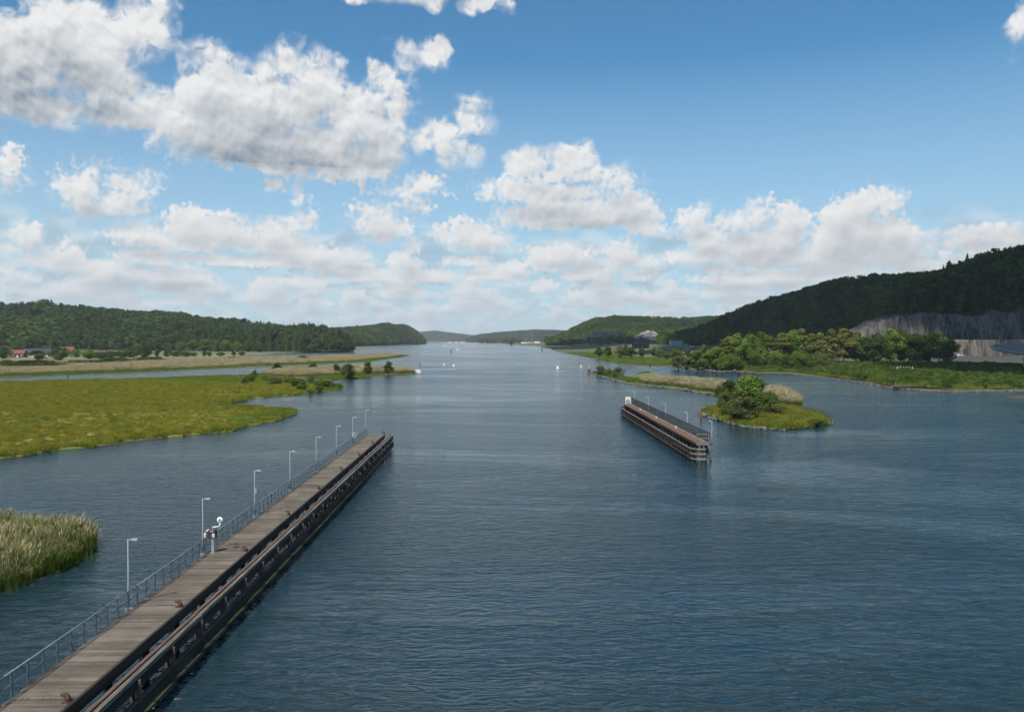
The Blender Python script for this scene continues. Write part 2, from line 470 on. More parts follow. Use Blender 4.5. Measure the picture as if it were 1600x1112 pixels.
# ------------------------------------------------------------------ planting
def scatter(name, label, cat, pts, protos, idx, scl, rotz, tilt=0.0, seed=1):
    """one 'stuff' object: geometry nodes set copies of the proto plants on the vertices of a point mesh"""
    g = np.random.default_rng(seed); n = len(pts)
    me = bpy.data.meshes.new(name); me.vertices.add(n); me.vertices.foreach_set('co', np.asarray(pts, np.float32).ravel())
    a = me.attributes.new('idx', 'INT', 'POINT'); a.data.foreach_set('value', np.asarray(idx, np.int32))
    scl = np.asarray(scl, np.float32)
    if scl.ndim == 1: scl = np.repeat(scl[:, None], 3, 1)
    a = me.attributes.new('scl', 'FLOAT_VECTOR', 'POINT'); a.data.foreach_set('vector', scl.ravel())
    rot = np.stack([g.normal(0, tilt, n), g.normal(0, tilt, n), rotz], 1).astype(np.float32)
    a = me.attributes.new('rot', 'FLOAT_VECTOR', 'POINT'); a.data.foreach_set('vector', rot.ravel())
    o = link(name, me); tag(o, label, cat, None, 'stuff')
    coll = bpy.data.collections.new(name + '_kinds')
    for i, p in enumerate(protos): coll.objects.link(p if p.name.startswith('%02d' % i) else named_copy(p, '%02d_%s' % (i, p.name)))
    ng = bpy.data.node_groups.new(name + '_planting', 'GeometryNodeTree')
    ng.interface.new_socket('Geometry', in_out='INPUT', socket_type='NodeSocketGeometry')
    ng.interface.new_socket('Geometry', in_out='OUTPUT', socket_type='NodeSocketGeometry')
    N = ng.nodes.new; L = ng.links.new
    gi, go = N('NodeGroupInput'), N('NodeGroupOutput')
    ci = N('GeometryNodeCollectionInfo'); ci.inputs[0].default_value = coll; ci.inputs[1].default_value = True; ci.inputs[2].default_value = True
    ip = N('GeometryNodeInstanceOnPoints'); ip.inputs['Pick Instance'].default_value = True
    def na(t, nm):
        q = N('GeometryNodeInputNamedAttribute'); q.data_type = t; q.inputs[0].default_value = nm; return q.outputs[0]
    L(gi.outputs[0], ip.inputs['Points']); L(ci.outputs[0], ip.inputs['Instance'])
    L(na('INT', 'idx'), ip.inputs['Instance Index'])
    e2r = N('FunctionNodeEulerToRotation'); L(na('FLOAT_VECTOR', 'rot'), e2r.inputs[0]); L(e2r.outputs[0], ip.inputs['Rotation'])
    L(na('FLOAT_VECTOR', 'scl'), ip.inputs['Scale'])
    L(ip.outputs[0], go.inputs[0])
    md = o.modifiers.new('planting', 'NODES'); md.node_group = ng
    return o


def named_copy(p, nm):
    c = p.copy(); c.name = nm; return c


def inside(poly, xy):
    """points xy (n,2) within the polygon"""
    P = np.asarray(poly, float); x, y = xy[:, 0], xy[:, 1]; r = np.zeros(len(xy), bool)
    for (x0, y0), (x1, y1) in zip(P, np.roll(P, -1, 0)):
        c = (y0 > y) != (y1 > y)
        with np.errstate(divide='ignore', invalid='ignore'):
            r ^= c & (x < (x1 - x0) * (y - y0) / (y1 - y0) + x0)
    return r


def edge_dist(poly, xy):
    P = np.asarray(poly, float); d = np.full(len(xy), 1e9)
    for a, b in zip(P, np.roll(P, -1, 0)):
        ab = b - a; t = np.clip(((xy - a) @ ab) / max(ab @ ab, 1e-9), 0, 1)
        d = np.minimum(d, np.hypot(*(xy - a - t[:, None] * ab).T))
    return d


def fill(poly, n, rng):
    P = np.asarray(poly, float); lo, hi = P.min(0), P.max(0); out = np.zeros((0, 2))
    while len(out) < n:
        q = lo + rng.random((n * 2, 2)) * (hi - lo); out = np.vstack([out, q[inside(P, q)]])
    return out[:n]


def vnoise(xy, s, seed=0):
    """smooth value noise, 0..1"""
    q = np.asarray(xy, float) / s; i = np.floor(q).astype(int); f = q - i; f = f * f * (3 - 2 * f)
    def h(a, b):
        k = (a * 374761393 + b * 668265263 + seed * 144665) & 0x7fffffff
        k = ((k ^ (k >> 13)) * 1274126177) & 0x7fffffff
        return ((k ^ (k >> 16)) & 0xffff) / 65535.0
    a, b, c, d = h(i[:, 0], i[:, 1]), h(i[:, 0] + 1, i[:, 1]), h(i[:, 0], i[:, 1] + 1), h(i[:, 0] + 1, i[:, 1] + 1)
    return (a * (1 - f[:, 0]) + b * f[:, 0]) * (1 - f[:, 1]) + (c * (1 - f[:, 0]) + d * f[:, 0]) * f[:, 1]


def fbm(xy, s, o=4, seed=0):
    return sum(vnoise(xy, s / 2 ** k, seed + k) * 0.5 ** k for k in range(o)) / sum(0.5 ** k for k in range(o))


def wiggle(poly, amp, step, seed=0):
    """a shoreline: densify an outline and let it wander; amp and step in metres, scaled with distance"""
    out = []; P = [Vector((p[0], p[1])) for p in poly]
    for i, a in enumerate(P):
        b = P[(i + 1) % len(P)]; d = max((a - b).length, 1e-6); k = max(1, min(40, int(d / (step * max(1.0, a.length / 250)))))
        nrm = Vector((-(b - a).y, (b - a).x)) / d
        for j in range(k):
            p = a.lerp(b, j / k); q = np.array([[p.x, p.y]])
            w = (fbm(q, step * 3, 3, seed)[0] - 0.5) * 2 * min(amp * max(1.0, p.length / 250), d * 0.25) * (1 if j else 0.5)
            out.append((p.x + nrm.x * w, p.y + nrm.y * w))
    return out


def land(name, poly, m, h, spacing, depth=-0.8, label=None, cat=None, lip=0.12, jit=0.12, hfun=None, seed=3, kind='structure'):
    """ground within an outline: a low bank at the water, then uneven ground"""
    g = np.random.default_rng(seed); P = np.asarray(poly, float)
    lo, hi = P.min(0), P.max(0)
    gx, gy = np.arange(lo[0], hi[0], spacing), np.arange(lo[1], hi[1], spacing)
    q = np.stack(np.meshgrid(gx, gy), -1).reshape(-1, 2) + g.uniform(-0.35, 0.35, (len(gx) * len(gy), 2)) * spacing
    q = q[inside(P, q)]; d = edge_dist(P, q); q = q[d > spacing * 0.3]
    allp = np.vstack([P, q]); nb = len(P)
    ve, _, fa, orig, _, _ = delaunay_2d_cdt([Vector(p) for p in allp], [(i, (i + 1) % nb) for i in range(nb)], [list(range(nb))], 1, 1e-4)
    xy = np.array([(v.x, v.y) for v in ve]); d = edge_dist(P, xy)
    z = lip + (h - lip) * np.clip(d / (spacing * 1.5), 0, 1) + (fbm(xy, spacing * 4, 3, seed) - 0.5) * 2 * jit * np.clip(d / spacing, 0, 1)
    if hfun is not None: z = z + hfun(xy, d)
    V = [(a, b, c) for (a, b), c in zip(xy, z)]; F = [tuple(f) for f in fa]
    bd = [i for i, o in enumerate(orig) if o and min(o) < nb]
    order = {}
    for i in bd: order.setdefault(min(orig[i]), i)
    ring = [order[k] for k in sorted(order)]
    base = len(V); V += [(V[i][0], V[i][1], depth) for i in ring]; n = len(ring)
    F += [(ring[i], base + i, base + (i + 1) % n, ring[(i + 1) % n]) for i in range(n)]
    me = bpy.data.meshes.new(name); me.from_pydata(V, [], F); me.update(); me.materials.append(m)
    bm = bmesh.new(); bm.from_mesh(me); bmesh.ops.recalc_face_normals(bm, faces=bm.faces); bm.to_mesh(me); bm.free()
    me.polygons.foreach_set('use_smooth', [True] * len(me.polygons))
    o = link(name, me); tag(o, label, cat, None, kind)
    return o


def px_poly(pts, h=0.0): return [tuple(ground(x, y, h).xy) for x, y in pts]


# ------------------------------------------------------------------ plants
def leaf_quads(P, Nrm, size, g, tilt=0.5, aspect=0.7):
    """one four-cornered leaf spray at each point, facing roughly along its normal"""
    n = len(P); Nn = Nrm + g.normal(0, tilt, (n, 3)); Nn /= np.linalg.norm(Nn, axis=1)[:, None] + 1e-9
    r = g.normal(0, 1, (n, 3)); u = np.cross(Nn, r); u /= np.linalg.norm(u, axis=1)[:, None] + 1e-9; w = np.cross(Nn, u)
    s = (size * g.uniform(0.6, 1.4, n))[:, None]
    V = np.stack([P - u * s, P - w * s * aspect + Nn * s * 0.15, P + u * s, P + w * s * aspect + Nn * s * 0.15], 1).reshape(-1, 3)
    return V, np.arange(4 * n).reshape(n, 4)


def crown_mesh(name, m, h0, h1, rx, nlobe, nleaf, size, seed, shape='round', inner=0.25, squash=1.0):
    """foliage between heights h0 and h1: leaf sprays on many overlapping lobes with gaps between them"""
    g = np.random.default_rng(seed); cz, rz = (h0 + h1) / 2, (h1 - h0) / 2
    C, Rr = [], []
    for i in range(nlobe):
        t = g.uniform(-1, 1); a = g.uniform(0, 2 * math.pi)
        if shape == 'round': prof = math.sqrt(max(0.05, 1 - t * t))
        elif shape == 'birch': prof = (0.95 if t < -0.2 else max(0.12, 1 - (t + 0.2) / 1.2)) * math.sqrt(max(0.15, 1 - t ** 4))
        else: prof = max(0.2, math.sqrt(max(0.02, 1 - t * t))) * (1.0 if t < 0.2 else 0.85)
        q = math.sqrt(g.uniform(0.05, 0.62)) * prof * rx
        C.append((q * math.cos(a), q * math.sin(a) * squash, cz + t * rz * 0.80)); Rr.append(rx * g.uniform(0.26, 0.46) * (0.55 + 0.45 * prof))
    C, Rr = np.array(C), np.array(Rr)
    w = Rr ** 2 / (Rr ** 2).sum(); k = g.choice(nlobe, nleaf, p=w)
    d = g.normal(0, 1, (nleaf, 3)); d /= np.linalg.norm(d, axis=1)[:, None]
    rad = np.where(g.random(nleaf) < inner, g.uniform(0.35, 0.9, nleaf), g.uniform(0.88, 1.10, nleaf))
    P = C[k] + d * (Rr[k] * rad)[:, None] * np.array([1, 1, 0.8])
    P[:, 2] = np.maximum(P[:, 2], h0 * 0.6)
    V, F = leaf_quads(P, d + np.array([0, 0, 0.25]), size, g)
    return np_mesh(name, V, F, m)


def trunk_mesh(name, m, h, r, seed, limbs=5, spread=0.3, bend=0.3):
    g = random.Random(seed); b = MB()
    top = Vector((g.uniform(-bend, bend), g.uniform(-bend, bend), h))
    pts = [Vector((0, 0, -0.4)), Vector((top.x * 0.15, top.y * 0.1, h * 0.3)), Vector((top.x * 0.6, top.y * 0.5, h * 0.65)), top]
    b.tube(pts, [r * 1.25, r * 0.85, r * 0.55, r * 0.15], 7)
    for i in range(limbs):
        t = g.uniform(0.3, 0.85); a = g.uniform(0, 6.283); p = pts[0].lerp(top, t); L = spread * h * (1.15 - t)
        q = p + Vector((math.cos(a) * L * 0.5, math.sin(a) * L * 0.5, L * 0.45)); e = p + Vector((math.cos(a) * L, math.sin(a) * L, L * 0.7))
        b.tube([p, q, e], [r * 0.4 * (1.1 - t), r * 0.25 * (1.1 - t), r * 0.08], 5)
    return b.mesh(name, m, True)


def conifer_mesh(name, m, h, r, tiers, per, seed, pine=False):
    """spruce or pine foliage: tiers of drooping needle boughs"""
    g = np.random.default_rng(seed); V, F = [], []
    for t in range(tiers):
        f = t / (tiers - 1)
        z = h * ((0.45 + 0.52 * f) if pine else (0.12 + 0.86 * f))
        rr = r * ((math.sin(math.pi * min(1, 0.25 + 0.72 * f)) * g.uniform(0.75, 1.1)) if pine else ((1 - f) ** 0.8 * g.uniform(0.85, 1.1) + 0.06))
        for k in range(per):
            a = 2 * math.pi * (k + g.uniform(-0.4, 0.4)) / per + t * 0.7; L = rr * g.uniform(0.7, 1.15); w = L * g.uniform(0.28, 0.45) + 0.12 * r
            dr = L * (g.uniform(-0.1, 0.25) if pine else g.uniform(0.25, 0.6)); ca, sa = math.cos(a), math.sin(a); zz = z + g.uniform(-0.03, 0.03) * h
            tip = (ca * L, sa * L, zz - dr); o = len(V)
            V += [(0, 0, zz + 0.10 * L), (ca * L * 0.55 - sa * w, sa * L * 0.55 + ca * w, zz - dr * 0.55 - 0.12 * w), tip, (ca * L * 0.55 + sa * w, sa * L * 0.55 - ca * w, zz - dr * 0.55 - 0.12 * w), (ca * L * 0.5, sa * L * 0.5, zz - dr * 0.2 + 0.1 * L)]
            F += [(o, o + 1, o + 4), (o + 1, o + 2, o + 4), (o + 2, o + 3, o + 4), (o + 3, o, o + 4)]
    return np_mesh(name, V, F, m)


def blades_mesh(name, m, n, rad, h, w, lean, seed, plume=0.0, seg=2, sq=False):
    """a stand of grass or reed: curved tapering blades, the taller ones with a plume"""
    g = np.random.default_rng(seed); V, F = [], []
    for i in range(n):
        if sq: x, y = g.uniform(-rad, rad, 2)
        else:
            q = rad * math.sqrt(g.random()); a = g.uniform(0, 6.283); x, y = q * math.cos(a), q * math.sin(a)
        hh = h * g.uniform(0.6, 1.12); a = g.uniform(0, 6.283); ln = lean * hh * abs(g.normal(0, 1)); lx, ly = math.cos(a) * ln, math.sin(a) * ln
        t = g.uniform(0, 3.14); wx, wy = math.cos(t) * w, math.sin(t) * w; o = len(V)
        for s in range(seg + 1):
            f = s / seg; k = (1 - f * 0.85) * g.uniform(0.85, 1.15); c = (x + lx * f * f, y + ly * f * f, hh * f * (1 - 0.15 * f * lean))
            V += [(c[0] - wx * k, c[1] - wy * k, c[2]), (c[0] + wx * k, c[1] + wy * k, c[2])]
        F += [(o + 2 * s, o + 2 * s + 1, o + 2 * s + 3, o + 2 * s + 2) for s in range(seg)]
        if plume and g.random() < plume:
            o = len(V); c = (x + lx, y + ly, hh * 0.9); p = 2.6 * w
            V += [(c[0] - wx / w * p * 0.4, c[1] - wy / w * p * 0.4, c[2] + 0.02 * h), (c[0] + lx * 0.1, c[1] + ly * 0.1, c[2] - 0.05 * h), (c[0] + wx / w * p, c[1] + wy / w * p, c[2] + 0.06 * h), (c[0] + lx * 0.3, c[1] + ly * 0.3, c[2] + 0.18 * h)]
            F += [(o, o + 1, o + 2, o + 3)]
    return np_mesh(name, V, F, m)


def proto(name, me): return bpy.data.objects.new(name, me)


# ================================================================== water
def water_material():
    m = bpy.data.materials.new('river_water'); m.use_nodes = True
    nt = m.node_tree; bs = nt.nodes['Principled BSDF']
    bs.inputs['IOR'].default_value = 1.333
    bs.inputs['Base Color'].default_value = (0.011, 0.031, 0.041, 1)
    bs.inputs['Specular IOR Level'].default_value = 0.5
    geo = node(nt, 'ShaderNodeNewGeometry', 0)
    def sc(v): return node(nt, 'ShaderNodeVectorMath', 0, dict(operation='MULTIPLY'), i0=geo, i1=v)
    # ripples run across the view (wind along the fairway); gusts and slicks vary their height
    gust = noise(nt, sc((0.012, 0.03, 0)), 1.0, 5.0, 0.62, 0.6, dims='2D').step(0.34, 0.60, 0.32, 1.0)
    gust2 = noise(nt, sc((0.0016, 0.006, 0)), 1.0, 3.0, 0.55, dims='2D').step(0.40, 0.60, 0.6, 1.0)
    w1 = noise(nt, sc((0.46, 1.2, 0)), 1.0, 3.0, 0.55, 0.8, dims='2D')
    w2 = noise(nt, sc((1.5, 3.2, 0)), 1.0, 2.5, 0.55, 0.4, dims='2D')
    w3 = noise(nt, sc((0.07, 0.16, 0)), 1.0, 2.0, 0.5, dims='2D')
    h = (w1 * 0.33 + w2 * 0.10 + w3 * 0.18) * gust * gust2
    b = node(nt, 'ShaderNodeBump', 0, None, Strength=1.0, Distance=1.0, Height=h)
    put(nt, b, bs.inputs['Normal'])
    put(nt, (gust * gust2).step(0.1, 1.0, 0.05, 0.20, 'LINEAR'), bs.inputs['Roughness'])
    return m


M = {'water': water_material()}
me = MB().add([(-14000, -300, 0), (14000, -300, 0), (14000, 14000, 0), (-14000, 14000, 0)], [(0, 1, 2, 3)]).mesh('water', M['water'])
tag(link('water', me), 'blue rippled river widening towards the far hills', 'water', None, 'structure')

# ================================================================== ground colours
M['marsh'] = mat('marsh_ground', (0.145, 0.155, 0.032), (0.255, 0.225, 0.055), 0.95, 0.9, (1, 1, 1), bump=0.4, world=True, c3=(0.12, 0.17, 0.038), s3=0.03)
M['mud'] = mat('bank_mud', (0.060, 0.050, 0.038), (0.10, 0.085, 0.06), 0.9, 1.5, world=True)
M['reed_ground'] = mat('reed_ground', (0.24, 0.20, 0.125), (0.15, 0.15, 0.06), 0.95, 0.05, (1, 1, 1), world=True, c3=(0.10, 0.15, 0.04), s3=0.006)
M['bank'] = mat('bank_ground', (0.070, 0.095, 0.030), (0.115, 0.125, 0.042), 0.95, 0.08, world=True, c3=(0.115, 0.095, 0.060), s3=0.01)
M['forest_floor'] = mat('forest_floor', (0.020, 0.030, 0.012), (0.035, 0.045, 0.018), 0.95, 0.05, world=True)
M['rock'] = mat('cut_rock', (0.125, 0.115, 0.105), (0.035, 0.033, 0.031), 0.9, 0.6, (1, 1, 0.25), bump=0.6, world=True, c3=(0.17, 0.14, 0.11), s3=0.12)
M['pale_rock'] = mat('pale_rock', (0.19, 0.185, 0.175), (0.07, 0.07, 0.066), 0.9, 0.05, (1, 1, 2.0), bump=0.5, world=True, c3=(0.28, 0.25, 0.21), s3=0.02)
M['asphalt'] = mat('asphalt', (0.055, 0.055, 0.055), (0.075, 0.073, 0.07), 0.9, 2.0, world=True)
M['stone'] = mat('shore_stone', (0.21, 0.195, 0.175), (0.08, 0.075, 0.07), 0.9, 1.3, bump=0.5, rnd=0.3)

MEADOW = wiggle(px_poly([(-150, 603), (0, 599), (60, 596), (140, 594), (230, 592), (300, 590), (360, 588), (395, 586), (430, 590), (470, 596), (510, 600), (532, 604),
    (528, 608), (495, 613), (460, 617), (420, 620), (385, 624), (362, 630), (354, 635), (380, 637), (420, 637), (455, 640), (464, 645), (455, 650), (430, 658),
    (400, 665), (360, 675), (303, 679), (259, 683), (225, 686), (169, 693), (130, 700), (74, 706), (0, 716), (-150, 735)]), 3.0, 2.4, 5)
land('marsh', MEADOW, M['marsh'], 0.45, 6.0, label='broad olive green marsh meadow on the left bank', cat='marsh', lip=0.22, seed=5)
land('mud_flat', wiggle(px_poly([(292, 631), (318, 627.5), (345, 626), (366, 626.5), (385, 624.5), (382, 627), (360, 631.5), (352, 636), (330, 634), (305, 633.5)]), 1.2, 2.5, 41), M['mud'], 0.62, 3.0, depth=-0.2,
     label='brown mud flat at the head of the marsh inlet', cat='mud', lip=0.30, jit=0.08, seed=41)
land('mud_edge', wiggle(px_poly([(150, 695.5), (185, 690.5), (225, 686), (262, 682.8), (262, 684), (226, 688), (186, 693), (152, 697.5)]), 0.5, 2.0, 42), M['mud'], 0.2, 2.0, depth=-0.3,
     label='narrow brown mud edge along the near side of the marsh meadow', cat='mud', lip=0.06, jit=0.04, seed=42)
ISLET = wiggle(px_poly([(404, 586), (420, 581.5), (480, 580), (560, 578.5), (620, 578.5), (648, 580.5), (646, 584), (600, 585.2), (540, 586.5), (480, 590), (420, 590)]), 1.0, 5.0, 6)
land('reed_islet', ISLET, M['reed_ground'], 0.4, 5.0, label='narrow reed islet with a row of small trees', cat='islet', seed=6)
LOWISLET = wiggle(px_poly([(486, 591), (505, 588.2), (540, 587.2), (574, 587.4), (577, 589.5), (556, 592), (530, 593.6), (500, 593)]), 0.8, 5.0, 7)
land('grass_islet', LOWISLET, M['marsh'], 0.35, 5.0, label='low green islet under the round dark tree', cat='islet', seed=7)
LEFT = wiggle(px_poly([(-420, 612), (0, 590), (210, 582), (360, 575), (475, 570), (572, 565.5), (612, 560), (637, 556), (622, 554.6), (590, 556), (545, 557.4), (480, 559), (430, 560.6),
    (385, 560.6), (366, 558.6), (372, 556.8), (400, 554.3), (480, 550), (553, 545.5), (600, 541.5), (640, 538.6), (669, 536.8)]) + [(-420, 5200), (-5200, 5200), (-3600, 2500), (-1300, 500)], 3.0, 18.0, 8)
land('shore', LEFT, M['reed_ground'], 0.7, 34.0, label='flat left shore with reed beds and fields below the wooded ridge', cat='shore', jit=0.25, seed=8)
NEARREED = px_poly([(-150, 968), (0, 925), (50, 910), (100, 890), (135, 868), (150, 850), (135, 840), (60, 833), (-150, 836)])
land('reed_bank', wiggle(NEARREED, 0.4, 2.0, 9), M['mud'], 0.1, 2.0, label='muddy foot of the near reed clump', cat='bank', lip=0.04, jit=0.04, seed=9)
ISLAND = wiggle(px_poly([(923, 584), (950, 591), (982, 600), (1020, 604.5), (1060, 607.5), (1095, 614), (1115, 616), (1127, 626), (1129, 632), (1107, 640), (1101, 647), (1120, 655),
    (1145, 661), (1170, 667), (1207, 671), (1245, 670), (1277, 666), (1289, 661), (1277, 652), (1252, 645), (1247, 640), (1252, 633), (1235, 622), (1200, 614), (1150, 607.5),
    (1100, 602), (1050, 598), (1000, 593), (960, 587), (932, 580)]), 1.6, 2.2, 10)
land('island', ISLAND, M['bank'], 0.7, 4.0, label='long reed island with stony edge right of the fairway', cat='island', lip=0.25, seed=10)
RSHORE = [(735, 534.3), (762, 535.6), (800, 538.8), (839, 541.2), (859, 544.5), (869, 548), (884, 551.5), (922, 557.6), (962, 566.6), (1000, 570.5), (1048, 572.4), (1075, 577), (1115, 580),
    (1160, 581), (1185, 582.6), (1230, 583), (1272, 588), (1300, 591), (1330, 595.5), (1360, 599), (1393, 607), (1430, 609), (1475, 612), (1540, 611), (1600, 611), (1800, 618)]
RIGHT = wiggle(px_poly(RSHORE) + [(900, 230), (3000, 1200), (3400, 6500), (-250, 6800)], 2.5, 12.0, 11)
def right_h(xy, d):
    s = np.clip((d - 50) / 110, 0, 1); s = s * s * (3 - 2 * s)
    y = np.clip((xy[:, 1] - 560) / 220, 0, 1)
    return 9.0 * s * y * np.clip((4000 - xy[:, 1]) / 1500, 0, 1)
land('bank', RIGHT, M['bank'], 1.0, 26.0, label='right bank with marsh grass, groves and the road terrace', cat='bank', jit=0.3, hfun=right_h, seed=11)
land('sand_spit', wiggle(px_poly([(1562, 619.5), (1590, 617.6), (1640, 617.5), (1700, 620), (1700, 632), (1640, 629), (1600, 624.5)]), 0.5, 4.0, 12), M['mud'], 0.35, 4.0,
     label='dark low spit of sand at the right edge of the river', cat='spit', seed=12)


# ================================================================== hills
def hill(name, cols, m, label, tree_h=9.0, step=9.0, rough=0.05, rsize=140.0, seed=1, nf=18, power=0.85, back=1.0, kind='structure'):
    """a ridge: for columns (picture x, ridge row, ridge distance, foot distance, foot height)"""
    c = np.array(cols, float); xs = np.arange(c[0, 0], c[-1, 0] + 0.1, step)
    V = []; nb = 6; nv = nf + nb + 1
    for x in xs:
        row, Yr, Yb, hb = (np.interp(x, c[:, 0], c[:, k]) for k in range(1, 5))
        H = max(at(x, row, Yr).z - tree_h, hb + 0.5); k = (x - CX) / FPX
        for i in range(nv):
            if i <= nf:
                s = i / nf; Y = Yb + (Yr - Yb) * s; h = hb + (H - hb) * math.sin(math.pi / 2 * s) ** power
            else:
                s = (i - nf) / nb; Y = Yr + (Yr - Yb) * back * s; h = hb + (H - hb) * math.cos(math.pi / 2 * s) - 6 * s
            V.append((k * Y, Y, h))
    V = np.array(V); n = fbm(V[:, :2], rsize, 4, seed) - 0.5
    s = np.tile(np.concatenate([np.linspace(0, 1, nf + 1), np.linspace(1, 0, nb + 1)[1:]]), len(xs))
    V[:, 2] += n * 2 * rough * np.interp(V[:, 1], [0, 12000], [60, 600]) * np.sin(math.pi * np.clip(s, 0, 1) * 0.9) * 1.5
    a = np.arange(len(xs) - 1)[:, None] * nv + np.arange(nv - 1)[None, :]
    F = np.stack([a, a + nv, a + nv + 1, a + 1], -1).reshape(-1, 4)
    o = link(name, np_mesh(name, V, F, m, True)); tag(o, label, 'hill', None, kind)
    G = V.reshape(len(xs), nv, 3)
    return G[:, :nf + 3]


def on_grid(G, n, g, smin=0.0, smax=1.0):
    """points spread evenly over the ground of a hill grid"""
    a, b, c = G[:-1, :-1], G[1:, :-1], G[:-1, 1:]
    nv = G.shape[1] - 1; ok = np.zeros(a.shape[:2]); ok[:, int(smin * nv):max(int(smax * nv), 1)] = 1
    ar = np.abs(np.cross((b - a)[..., :2], (c - a)[..., :2])) * ok
    k = g.choice(ar.size, n, p=(ar / ar.sum()).ravel()); u, v = g.random((2, n, 1))
    i, j = np.unravel_index(k, ar.shape)
    return (G[i, j] * (1 - u) + G[i + 1, j] * u) * (1 - v) + (G[i, j + 1] * (1 - u) + G[i + 1, j + 1] * u) * v


G_L1 = hill('wooded_hill', [(-260, 470, 2050, 1350, 1), (0, 475, 2000, 1350, 1), (100, 482.5, 2000, 1340, 1), (200, 487, 1980, 1300, 1), (300, 497, 1900, 1250, 1), (400, 507, 1780, 1180, 1),
    (480, 511, 1640, 1170, 1), (518, 516, 1540, 1190, 1), (538, 524, 1440, 1220, 1), (550, 538, 1340, 1260, 1)], M['forest_floor'], 'long forested ridge along the left horizon', 15, 9.2, 0.10, 170, 21)
G_L2 = hill('wooded_hill', [(500, 519, 2400, 1900, 1), (530, 515, 2700, 1950, 1), (560, 511.5, 2900, 2050, 1), (600, 508, 3100, 2350, 1), (625, 508, 3400, 2800, 1), (640, 510, 3600, 3100, 1), (651, 517, 3750, 3300, 1),
    (660, 526, 3850, 3500, 1), (667, 535, 3900, 3650, 1)], M['forest_floor'], 'round wooded headland ending in a steep bluff at the water', 13, 4.1, 0.05, 200, 22)
G_L5 = hill('wooded_hill', [(480, 518, 5600, 4800, 1), (528, 513.5, 5600, 4800, 1), (552, 513.5, 5600, 4800, 1), (600, 519, 5600, 4800, 1)], M['forest_floor'], 'thin blue ridge showing between the two left hills', 10, 6, 0.03, 300, 23, nf=8)
G_L3 = hill('wooded_hill', [(630, 531, 10000, 9300, 0.5), (652, 520, 10000, 9200, 0.5), (668, 518, 10000, 9200, 0.5), (680, 516.8, 10000, 9200, 0.5), (695, 519, 10000, 9200, 0.5), (720, 522, 10000, 9200, 0.5), (745, 525, 10000, 9200, 0.5),
    (775, 530, 10000, 9200, 0.5)], M['forest_floor'], 'farthest pale blue hill at the end of the river', 6, 4, 0.02, 500, 24, nf=10)
G_L4 = hill('wooded_hill', [(728, 531, 6900, 6300, 0.5), (745, 524, 6900, 6200, 0.5), (770, 520, 6800, 6100, 1), (800, 517.5, 6800, 6000, 1), (835, 515.5, 6700, 5900, 1), (865, 517, 6600, 5800, 1), (885, 517.5, 6500, 5800, 1),
    (930, 521, 6500, 5800, 1)], M['forest_floor'], 'low blue green hill behind the far shore houses', 9, 5, 0.03, 320, 25, nf=10)
G_R3 = hill('wooded_hill', [(1030, 505, 4700, 4000, 5), (1070, 498.5, 4700, 4000, 5), (1100, 495, 4700, 4000, 5), (1130, 494, 4700, 4000, 5), (1200, 498, 4700, 4000, 5)], M['forest_floor'],
    'pale ridge peeping out behind the dark right hill', 10, 7, 0.03, 300, 26, nf=8)
G_R2 = hill('wooded_hill', [(852, 530, 2700, 2350, 7), (872, 526, 2700, 2250, 8), (895, 514, 2700, 2150, 8), (930, 500.5, 2650, 2050, 8), (958, 496, 2600, 2000, 8), (1000, 498, 2600, 1950, 8), (1060, 501, 2550, 1900, 8), (1110, 499, 2550, 1900, 8),
    (1170, 500, 2500, 1900, 8)], M['forest_floor'], 'wooded hill with pale quarried slopes right of the middle', 10, 6, 0.05, 150, 27)
G_R1 = hill('wooded_hill', [(1030, 533, 1520, 1300, 8), (1060, 521, 1500, 1200, 8), (1100, 507, 1420, 1100, 8), (1150, 489, 1360, 1000, 9), (1200, 470, 1300, 940, 9), (1260, 453, 1260, 880, 9), (1320, 441, 1200, 830, 11),
    (1350, 438.5, 1180, 760, 20), (1375, 437, 1170, 700, 29), (1400, 436, 1150, 692, 35), (1430, 434.5, 1120, 690, 38.5), (1470, 430, 1100, 690, 38.5), (1500, 416, 1080, 690, 38.5), (1540, 403, 1050, 690, 38.5), (1600, 392, 1020, 690, 41),
    (1750, 370, 1000, 690, 42), (1990, 380, 1000, 690, 42)], M['forest_floor'], 'dark forested hill in cloud shadow rising to the right edge', 14, 8, 0.09, 110, 28, nf=24)


# rock cutting along the right hill: drilled face in two steps with the road between
def cliff(name, label, x0, x1, Y, top, foot, n, rows, seed, amp=2.2, flat=False):
    V = []; xs = np.linspace(x0, x1, n)
    for i, x in enumerate(xs):
        zt = top(x); zf = foot
        for j in range(rows + 3):
            f = min(1.0, j / rows); X0 = (x - CX) / FPX * Y
            z = zf + (zt - zf) * f
            gr = (abs(math.sin(X0 * 0.55 + 2.6 * math.sin(X0 * 0.13) + 0.04 * z)) ** 0.6 - 0.6) * 2.6
            r = fbm(np.array([[X0 * 1.0, z * 0.22]]), 5.0, 4, seed)[0] - 0.5
            r2 = fbm(np.array([[X0, z]]), 26.0, 2, seed + 5)[0] - 0.5
            y = Y + f * 3.0 - r * amp * 3.2 - r2 * 7 - gr
            if j > rows: y += (j - rows) * 7.0; z = zt + (j - rows) * 1.5 + r * 4.0 + r2 * 5
            elif j == rows: z = zt + r * 6 + r2 * 5
            if flat and j >= rows: z = zt
            V.append((X0 + r * 0.8, y, z))
    nv = rows + 3; a = np.arange(n - 1)[:, None] * nv + np.arange(nv - 1)[None, :]
    o = link(name, np_mesh(name, V, np.stack([a, a + nv, a + nv + 1, a + 1], -1).reshape(-1, 4), M['rock']))
    tag(o, label, 'rock face', None, 'structure')


